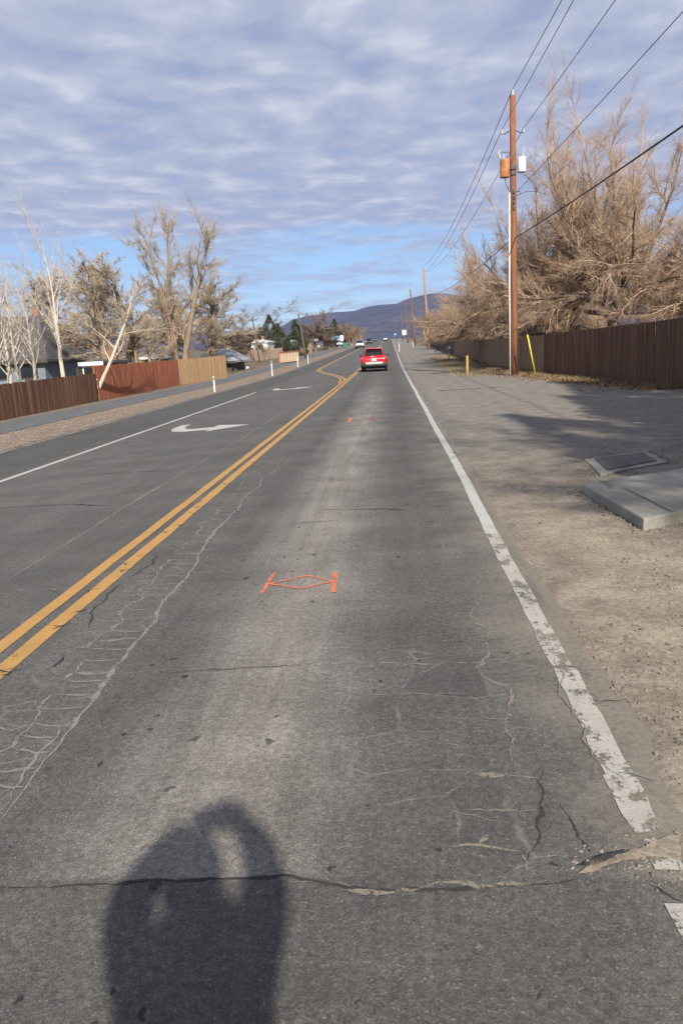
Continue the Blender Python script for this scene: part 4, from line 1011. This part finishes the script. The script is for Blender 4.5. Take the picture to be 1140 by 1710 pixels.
    fb = link('front_bumper', bevel(MB().box(-W*.86, W*.86, L-.28, L+.06, .34, .58).me(), .07, 3), M['black_plastic'], k, smooth=True)
    MB().box(-W*.5, W*.5, L-.05, L+.012, .60, .70).build('grille', M['black_plastic'], k)
    pl = link('licence_plate', bevel(MB().box(-.17, .17, -.085, -.01, belt-.32, belt-.15).me(), .01), M['plate'], k)
    MB().box(-.24, .24, -.06, .0, belt-.13, belt-.10).build('plate_trim', M['silver_trim'], k)
    for s in (-1, 1): MB().tube([(s*W*.64, r1+.3, Hh-.03), (s*W*.66, r1+.55, Hh+.035), (s*W*.66, f1-.3, Hh+.03), (s*W*.64, f1-.1, Hh-.03)], .018, 6).build('roof_rail', M['silver_trim'] if suv else M['black_plastic'], cab)
    link('spoiler', bevel(MB().box(-W*.60, W*.60, r1-.32, r1+.1, Hh-.085, Hh-.045).me(), .018, 2), p, cab, smooth=True)
    MB().tube([(.05, yb(zr0)-.075, zr0+.0), (-.22, yb(zr0)-.06, zr0+.1)], .012, 5).build('wiper', M['black_plastic'], cab)
    MB().box(-W+.03, W-.03, .5, L-.5, .2, .36).build('underbody', M['black_plastic'], k)
    return k
vehicle('suv', 'red compact suv driving away in the right lane', 'car', (-1.12, 51.9, T(-1.1, 51.9)+.0), R(.6), 'car_red', 4.25, .90, 1.60)
def gy(px, Y): p = at(px, 570, Y); return p.x
vehicle('suv', 'white suv coming toward the viewer in the left lane', 'car', (gy(600, 165.)+.0, 170., T(-6, 168)), math.pi, 'car_white', 4.6, .95, 1.75)
vehicle('car', 'dark oncoming car behind the white suv', 'car', (gy(616, 232.), 234., T(-6, 232)), math.pi, 'car_dark', 4.6, .95, 1.75)
vehicle('car', 'far blue oncoming car behind the dark one', 'car', (gy(626, 300.), 302., T(-6, 300)), math.pi, 'car_blue', 4.5, .9, 1.5, suv=False)
vehicle('car', 'far silver car driving away up the hill', 'car', (gy(643, 290.), 290., T(-2, 290)), 0., 'car_silver', 4.5, .9, 1.5, suv=False)
vehicle('car', 'parked white car beside the left road edge beyond the green bin', 'car', (gy(585, 225.)-3.2, 228., T(-12, 228)), math.pi, 'car_white', 4.5, .9, 1.5, suv=False)

# ------------------------------------------------------------------ houses and walls on the left
def hip_house(label, px0, px1, Y, wall_top_py, ridge_py, wm, rm, depth=9., over=.5, windows=2, gable=False, trim='trim_white', base=None, wall_h=None):
    a, b = at(px0, wall_top_py, Y), at(px1, wall_top_py, Y); xc = (a.x+b.x)/2; z0 = T(xc, Y) if base is None else base
    h = (a.z+b.z)/2-z0 if wall_h is None else wall_h; hr = at((px0+px1)/2, ridge_py, Y).z-z0; wd = (b.x-a.x)/2
    k = empty('house', label, 'house', (xc, Y, z0))
    w_ = MB().box(-wd, wd, 0, depth, -.3, h).build('wall', M[wm], k)
    o_ = over
    E_ = [(-wd-o_, -o_, h), (wd+o_, -o_, h), (wd+o_, depth+o_, h), (-wd-o_, depth+o_, h)]
    if gable: rg = [(-wd-o_, depth/2, hr), (wd+o_, depth/2, hr)]
    else: rg = [(-wd*.45, depth/2, hr), (wd*.45, depth/2, hr)]
    mb = MB(); b_ = len(mb.V); mb.V += E_+rg+[(x, y, z-.18) for x, y, z in E_]
    mb.F += [[0, 1, 5, 4], [1, 2, 5], [2, 3, 4, 5], [3, 0, 4], [6, 7, 1, 0], [7, 8, 2, 1], [8, 9, 3, 2], [9, 6, 0, 3], [9, 8, 7, 6]]
    rf = mb.build('roof', M[rm], k)
    MB().box(-wd-o_-.02, wd+o_+.02, -o_-.045, -o_-.005, h-.24, h+.0).build('fascia', M[trim], rf)
    MB().box(wd*.3, wd*.3+.5, depth*.5, depth*.5+.5, hr-.7, hr+.6).build('chimney', M['wall_brick'], rf)
    for i in range(windows):
        x = -wd+(i+.6)*2*wd/(windows+.2); f = MB().box(x-.65, x+.65, -.06, .02, h*.42, h*.86).build('window', M[trim], k)
        MB().box(x-.56, x+.56, -.075, -.05, h*.46, h*.82).build('pane', M['glass'], f)
    MB().box(wd-1.6, wd-.7, -.05, .02, 0, h*.85).build('door', M['wall_dark'], k)
    return k
hip_house('low house with grey hip roof behind the new pale fence', 328, 386, 76., 604, 580, 'wall_dark', 'roof_grey', 7., .6, 2, trim='wall_dark')
hip_house('teal blue house with white eaves behind the brown fence', 140, 168, 47., 604, 601, 'wall_teal', 'roof_dark', 5., .25, 1)
hip_house('grey house with steep dark roof behind the white poplars', -70, 74, 54., 604, 524, 'roof_blue', 'roof_dark', 8., .5, 3, trim='wall_dark')
hip_house('small white house behind the bare tan bushes', 232, 285, 96., 596, 588, 'wall_white', 'roof_grey', 7., .4, 3)
hip_house('white building with a dark window behind the tan block wall', 402, 446, 140., 571, 567, 'wall_white', 'trim_white', 8., .2, 2)
hip_house('grey roofed house behind the dark junipers', 454, 486, 160., 570, 563, 'wall_white', 'roof_grey', 8., .4, 2)
# teal house side wall and shed door already part of the house; block wall on the lawn edge
def block_wall(label, p0, p1, Y0, Y1, top_py, wm='wall_tan', posts=5):
    a, b = at(*p0, Y0), at(*p1, Y1); h = at(p0[0], top_py, Y0).z-T(a.x, Y0)
    k = empty('garden_wall', label, 'wall', (a.x, Y0, T(a.x, Y0))); d = Vector((b.x-a.x, Y1-Y0, T(b.x, Y1)-T(a.x, Y0)))
    n_ = Vector((-d.y, d.x, 0)).normalized()*.1; up_ = Vector((0, 0, h))
    bed = Vector((0, 0, -.3))
    MB().prism([-n_+bed, d-n_+bed, d+n_+bed, n_+bed], up_-bed).build('panel', M[wm], k)
    for i in range(posts):
        c_ = d*(i/(posts-1)); MB().box(c_.x-.16, c_.x+.16, c_.y-.16, c_.y+.16, c_.z-.2, c_.z+h+.12).build('pier', M['rust_red'], k)
    return k
block_wall('long tan block wall with rust red piers behind the lawn', (391, 600), (472, 592), 104., 128., 588, posts=4)
block_wall('tan block wall receding behind the leaning dark pole', (474, 592), (520, 590), 129., 150., 577, posts=4)
# rusty framed panel fence of pale slats
a, b = G(467, 608), G(499, 604); kf = empty('panel_fence', 'short fence panel of pale metal slats in a rust red frame', 'fence', a); d = b-a; hh_ = at(467, 589, a.y).z-a.z
MB().tube([(0, 0, hh_), tuple(d+Vector((0, 0, hh_)))], .07, 4).build('top_rail', M['rust_red'], kf); MB().tube([(0, 0, .12), tuple(d+Vector((0, 0, .12)))], .05, 4).build('bottom_rail', M['rust_red'], kf)
for t_ in (0, 1): MB().box(d.x*t_-.07, d.x*t_+.07, d.y*t_-.07, d.y*t_+.07, -.1+d.z*t_, hh_+d.z*t_+.05).build('post', M['rust_red'], kf)
sm = MB().box(-.075, .075, -.015, .015, .14, hh_-.06).me(); sm.materials.append(M['wall_tan'])
ns = 13
for i in range(ns): o = link('slat', sm, None, kf); o.location = d*((i+.5)/ns)
for px0, px1, pt, pb, Y, m, nm, lab, cat in ((551, 567, 561, 569, 205., 'blue_paint', 'notice_board', 'blue and white board on posts beyond the left path', 'board'), (568, 573, 560, 569, 207., 'sign_white', 'notice_board', 'small white board right of the blue board', 'board')):
    a, b = at(px0, pb, Y), at(px1, pt, Y); k = empty(nm, lab, cat, ((a.x+b.x)/2, Y, T(a.x, Y))); wd = (b.x-a.x)/2; z0 = T(a.x, Y)
    link('panel', bevel(MB().box(-wd, wd, -.05, .05, a.z-z0, b.z-z0).me(), .02), M[m], k)
    MB().box(-wd*.9, wd*.9, -.075, -.055, a.z-z0+.1, a.z-z0+.45).build('stripe', M['sign_white'], k)
    for s in (-1, 1): MB().box(s*wd*.8-.06, s*wd*.8+.06, -.045, .045, -.1, a.z-z0+.02).build('leg', M['grey_metal'], k)
g = at(577.5, 578, 190.); k = empty('waste_bin', 'green waste bin at the left road edge', 'bin', (g.x, 190., T(g.x, 190.)))
link('body', bevel(MB().prism([(-.55, -.4, .1), (.55, -.4, .1), (.62, -.48, 1.25), (-.62, -.48, 1.25)], (0, .9, 0)).me(), .03), M['green_paint'], k)
link('lid', bevel(MB().box(-.66, .66, -.5, .5, 1.255, 1.33).me(), .02), M['green_paint'], k)
for s in (-1, 1): MB().tube([(s*.45, .35, .1), (s*.45, .45, .1)], .1, 10).build('wheel', M['tyre'], k)
g = G(533, 589); mk = empty('mailbox', 'pale mailbox on a post by the left path', 'mailbox', g)
MB().box(-.05, .05, -.05, .05, -.1, 1.05).build('post', M['dark_pole_wood'], mk); link('box', bevel(MB().box(-.16, .16, -.3, .3, 1.05, 1.4).me(), .05), M['white_metal'], mk)
# white stones at the path corner
for i, (px, py) in enumerate(((386, 619), (391, 620), (412, 616))):
    g = G(px, py); bm = bmesh.new(); bmesh.ops.create_icosphere(bm, subdivisions=2, radius=.28)
    for v in bm.verts: v.co *= 1+.25*mn.noise(v.co*4+Vector((i*5, 0, 0))); v.co.z = v.co.z*.6+.1
    me = bpy.data.meshes.new('s'); bm.to_mesh(me); bm.free(); link('boulder', me, M['wall_white'], label='whitish boulder at the end of the new pale fence', cat='boulder', group='boulders by the path', loc=g, smooth=True)

# ------------------------------------------------------------------ gravel, litter, grass
ico = bmesh.new(); bmesh.ops.create_icosphere(ico, subdivisions=1, radius=1.); icoV = [v.co.copy() for v in ico.verts]; icoF = [[v.index for v in f.verts] for f in ico.faces]; ico.free()
def pebbles(n, gen, smin, smax, m, name, label, cat='gravel', zf=None):
    V = []; Fc = []
    for _ in range(n):
        x, y = gen(); s = smin*(smax/smin)**(random.random()**2.2); b = len(V); z = (zf or gz)(x, y)
        rot = Matrix.Rotation(random.uniform(0, 6.28), 3, rv().normalized()); sc = Vector((random.uniform(.7, 1.3), random.uniform(.6, 1.1), random.uniform(.4, .8)))
        for v in icoV:
            q = rot @ Vector((v.x*sc.x, v.y*sc.y, v.z*sc.z)); q *= s*(1+.0*random.random()); V.append((x+q.x, y+q.y, z+q.z*.8+s*.15))
        Fc += [[b+i for i in f] for f in icoF]
    return link(name, mesh(V, Fc), m, kind='stuff', label=label, cat=cat)
def near_dirt():
    while True:
        y = 1.8+10*random.random()**1.5; x = 1.02+random.random()**1.1*(.9+y*.42)
        if mn.noise(Vector((x*1.3, y*1.3, 2.)))+.7*random.random() > .12: return x, y
random.seed(12)
pebbles(12000, near_dirt, .0035, .016, M['pebble'], 'gravel', 'fine brown gravel scattered over the dirt shoulder')
pebbles(1100, lambda: (2.6+random.random()*2.2+random.gauss(0, .1), 5.2+random.random()*3.2), .005, .018, M['pale_pebble'], 'gravel', 'coarser pale gravel around the concrete slab')
pebbles(5200, lambda: (random.uniform(-11.7, -9.4), 14+60*random.random()**1.7), .01, .032, M['pale_pebble'], 'gravel', 'pale pinkish gravel on the verge between road and path')
pebbles(420, lambda: (.86+random.gauss(0, .16), 2.2+random.gauss(0, .07)), .003, .010, M['pebble'], 'gravel', 'gravel spilled over the broken pavement edge', zf=T)
def around(pts):
    k = random.randrange(len(pts)); a, b = pts[k], pts[(k+1) % len(pts)]; t_ = random.random(); q = a.lerp(b, t_); c_ = sum(pts, Vector())/len(pts); o_ = (q-c_).normalized()*abs(random.gauss(0, .07)); return q.x+o_.x, q.y+o_.y
pebbles(1500, lambda: around(corner), .004, .022, M['pebble'], 'gravel', 'soil and gravel banked against the large concrete slab')
pebbles(900, lambda: around(V1), .004, .02, M['pebble'], 'gravel', 'soil and gravel banked against the utility vault')
def quads(n, gen, s, m, name, label, cat, flatten=.25):
    mb = MB()
    for _ in range(n):
        x, y = gen(); z = gz(x, y)+.01; u = Vector((random.gauss(0, 1), random.gauss(0, 1), random.gauss(0, flatten))).normalized()*s*random.uniform(.5, 1.2)
        v = Vector((-u.y, u.x, random.gauss(0, flatten)*s)).normalized()*s*random.uniform(.3, .6); c_ = Vector((x, y, z+abs(u.z)))
        mb.poly([c_-u, c_-u*.2+v, c_+u, c_-u*.2-v+Vector((0, 0, s*.25))])
    return mb.build(name, m, None, kind='stuff', label=label, cat=cat)
def along(pts, spread, inner):
    (a, b) = random.choice(list(zip(pts[:-1], pts[1:]))); t_ = random.random(); x, y = a[0]+(b[0]-a[0])*t_, a[1]+(b[1]-a[1])*t_
    return x-inner-abs(random.gauss(0, spread)), y
fl = [(6.5, 50.), (6.95, 35.3), (7.85, 29.6), (8.45, 22.5)]
quads(5200, lambda: along(fl, .75, .05), .065, M['litter_leaf'], 'leaf_litter', 'brown fallen leaves along the foot of the fences', 'leaves')
quads(90, lambda: (1.1+random.random()*4, 2.5+random.random()*9), .022, M['litter_leaf'], 'leaf_litter', 'few scattered brown leaves on the dirt shoulder', 'leaves')
def blades(n, gen, h, m, name, label):
    mb = MB()
    for _ in range(n):
        x, y = gen(); z = gz(x, y); a = random.uniform(0, 6.28); hh = h*random.uniform(.4, 1.2); w2 = .012
        lx, ly = random.gauss(0, .4)*hh, random.gauss(0, .4)*hh
        mb.poly([(x-w2*math.cos(a), y-w2*math.sin(a), z-.01), (x+w2*math.cos(a), y+w2*math.sin(a), z-.01), (x+lx, y+ly, z+hh)])
    return mb.build(name, m, None, kind='stuff', label=label, cat='grass')
blades(6000, lambda: along(fl, .5, -.05), .16, M['dry_grass'], 'grass', 'dry yellow grass tufts at the foot of the dark fence')
blades(9000, lambda: (lambda y: (random.uniform(3.2, 6.6)+.02*(y-40), y))(37+45*random.random()), .17, M['dry_grass'], 'grass', 'dry grass patches on the verge in front of the tan fences')
blades(1500, lambda: along(fl, .5, -.05), .12, M['green_grass'], 'grass', 'thin green grass among the leaf litter')
# stray wire on the shoulder
a, b, c_ = G(1040, 1300), G(1070, 1306), G(1102, 1315)
MB().tube([(a.x-b.x, a.y-b.y, .03), (0, 0, .035), (c_.x-b.x, c_.y-b.y, .03)], .002, 6).build('stray_wire', M['grey_metal'], None, label='thin grey wire lying on the dirt beside the white edge line', cat='wire', loc=(b.x, b.y, T(b.x, b.y)))

# ------------------------------------------------------------------ the photographer whose shadow falls on the road
def skin_obj(name, verts, edges, radii, m, parent=None, root=0, sub=2, **kw):
    o = link(name, mesh([], []), m, parent, **kw); me = o.data
    me.from_pydata([tuple(v) for v in verts], edges, []); me.update()
    md = o.modifiers.new('skin', 'SKIN'); md.use_smooth_shade = True
    for i, r in enumerate(radii): me.skin_vertices[0].data[i].radius = r if hasattr(r, '__len__') else (r, r)
    me.skin_vertices[0].data[root].use_root = True
    o.modifiers.new('sub', 'SUBSURF').levels = sub; o.modifiers['sub'].render_levels = sub
    return o
PB = Vector((-.035, -.27, T(0, -.27)))
per = empty('person', 'person in dark jacket holding a camera up in front of the face', 'person', PB)
vs = [(0, -.02, .86), (0, -.02, 1.0), (-.01, -.01, 1.14), (-.02, 0, 1.27), (-.02, .0, 1.40), (-.03, .02, 1.50), (-.04, .0, 1.57), (-.04, .0, 1.60),   # 0-7 pelvis..crown
      (.12, 0, 1.36), (.20, .03, 1.56), (.17, .12, 1.67), (.085, .165, 1.725), (-.19, 0, 1.32), (-.27, .04, 1.50), (-.20, .13, 1.62), (-.10, .165, 1.70),  # arms
      (.10, -.02, .80), (.11, .0, .45), (.115, -.04, .07), (.12, .11, .028), (-.10, -.02, .80), (-.11, .0, .45), (-.115, -.04, .07), (-.12, .11, .028)]
es = [(0, 1), (1, 2), (2, 3), (3, 4), (4, 5), (5, 6), (6, 7), (3, 8), (8, 9), (9, 10), (10, 11), (3, 12), (12, 13), (13, 14), (14, 15), (0, 16), (16, 17), (17, 18), (18, 19), (0, 20), (20, 21), (21, 22), (22, 23)]
rs = [(.17, .12), (.155, .11), (.17, .12), (.17, .10), (.165, .09), (.12, .08), (.075, .07), (.06, .06), (.10, .09), (.085, .085), (.07, .07), (.045, .04), (.10, .09), (.09, .09), (.045, .045), (.036, .03),
      (.10, .10), (.068, .068), (.055, .055), (.05, .04), (.10, .10), (.068, .068), (.055, .055), (.05, .04)]
body = skin_obj('body', vs, es, rs, M['clothes'], per)
hd = MB(); hv = []
bmh = bmesh.new(); bmesh.ops.create_uvsphere(bmh, u_segments=24, v_segments=18, radius=1.)
for v in bmh.verts:
    x, y, z = v.co; fx = .078*(1-.18*max(0, -z)); v.co = (x*fx, y*.098+.012*max(0, -z)*max(0, y), z*.118)
    if y > .75 and abs(x) < .22 and -.35 < z < .2: v.co.y += .02*(1-abs(x)/.22)
me = bpy.data.meshes.new('head'); bmh.to_mesh(me); bmh.free(); hdo = link('head', me, M['skin'], per, smooth=True, loc=(-.045, .01, 1.635))
bmh = bmesh.new(); bmesh.ops.create_uvsphere(bmh, u_segments=24, v_segments=18, radius=1.)
for v in bmh.verts: x, y, z = v.co; v.co = (x*.110, y*.118-.018, z*.138+.010)
bmesh.ops.delete(bmh, geom=[v for v in bmh.verts if v.co.z < -.06 or (v.co.y > .045 and v.co.z < .055)], context='VERTS')
me = bpy.data.meshes.new('hair'); bmh.to_mesh(me); bmh.free(); link('hair', me, M['hair'], hdo, smooth=True)
for s in (-1, 1):
    link('ear', bevel(MB().box(s*.08-.008, s*.08+.008, -.02, .015, -.03, .03).me(), .007, 2), M['skin'], hdo, smooth=True)
    base = Vector((s*.09, .165, 1.725 if s > 0 else 1.70))
    fv = [base, base+Vector((-s*.02, .02, .01))]; fe = [(0, 1)]; fr = [.03, .028]
    for i in range(4):
        r0 = fv[0]+Vector((-s*.012, .012, .03-.019*i)); j = len(fv); ln = (.85, 1., .95, .78)[i]
        fv += [r0, r0+Vector((-s*.022, .028*ln, .004)), r0+Vector((-s*.048*ln, .036*ln, .002))]; fe += [(0, j), (j, j+1), (j+1, j+2)]; fr += [.0095, .009, .008]
    j = len(fv); fv += [fv[0]+Vector((-s*.01, -.02, -.02)), fv[0]+Vector((-s*.035, -.01, -.035))]; fe += [(0, j), (j, j+1)]; fr += [.011, .009]
    skin_obj('hand', fv, fe, fr, M['skin'], per, sub=1)
cb = empty('camera', 'black camera held up in both hands of the photographer', 'camera', (0, -.06, 1.705))
link('body', bevel(MB().box(-.085, .085, -.035, .012, -.045, .045).me(), .01, 2), M['black_plastic'], cb)
MB().box(-.025, .025, -.03, .01, .0455, .066).build('viewfinder', M['black_plastic'], cb)
ln_ = MB().lathe([(.036, 0), (.036, .02), (.033, .03), (.036, .045), (.03, .0452)], 20).build('lens', M['black_plastic'], cb, smooth=True); ln_.rotation_euler = (-math.pi/2, 0, 0); ln_.location = (0, .0122, 0)

# ------------------------------------------------------------------ air
hm = bpy.data.materials.new('haze'); hm.use_nodes = True; n = NT(hm.node_tree); n.n.clear()
pv = n.new('ShaderNodeVolumePrincipled'); pv.inputs['Color'].default_value = (.42, .56, 1., 1); pv.inputs['Density'].default_value = 7.5e-5; pv.inputs['Anisotropy'].default_value = 0.
n.l.new(pv.outputs[0], n.new('ShaderNodeOutputMaterial').inputs['Volume'])
link('haze', MB().box(-7400, 7400, -200, 9900, -14, 720).me(), hm, kind='stuff', label='thin bluish haze over the valley', cat='haze')
print('TRIS', sum(len(p.vertices)-2 for m_ in bpy.data.meshes for p in m_.polygons))
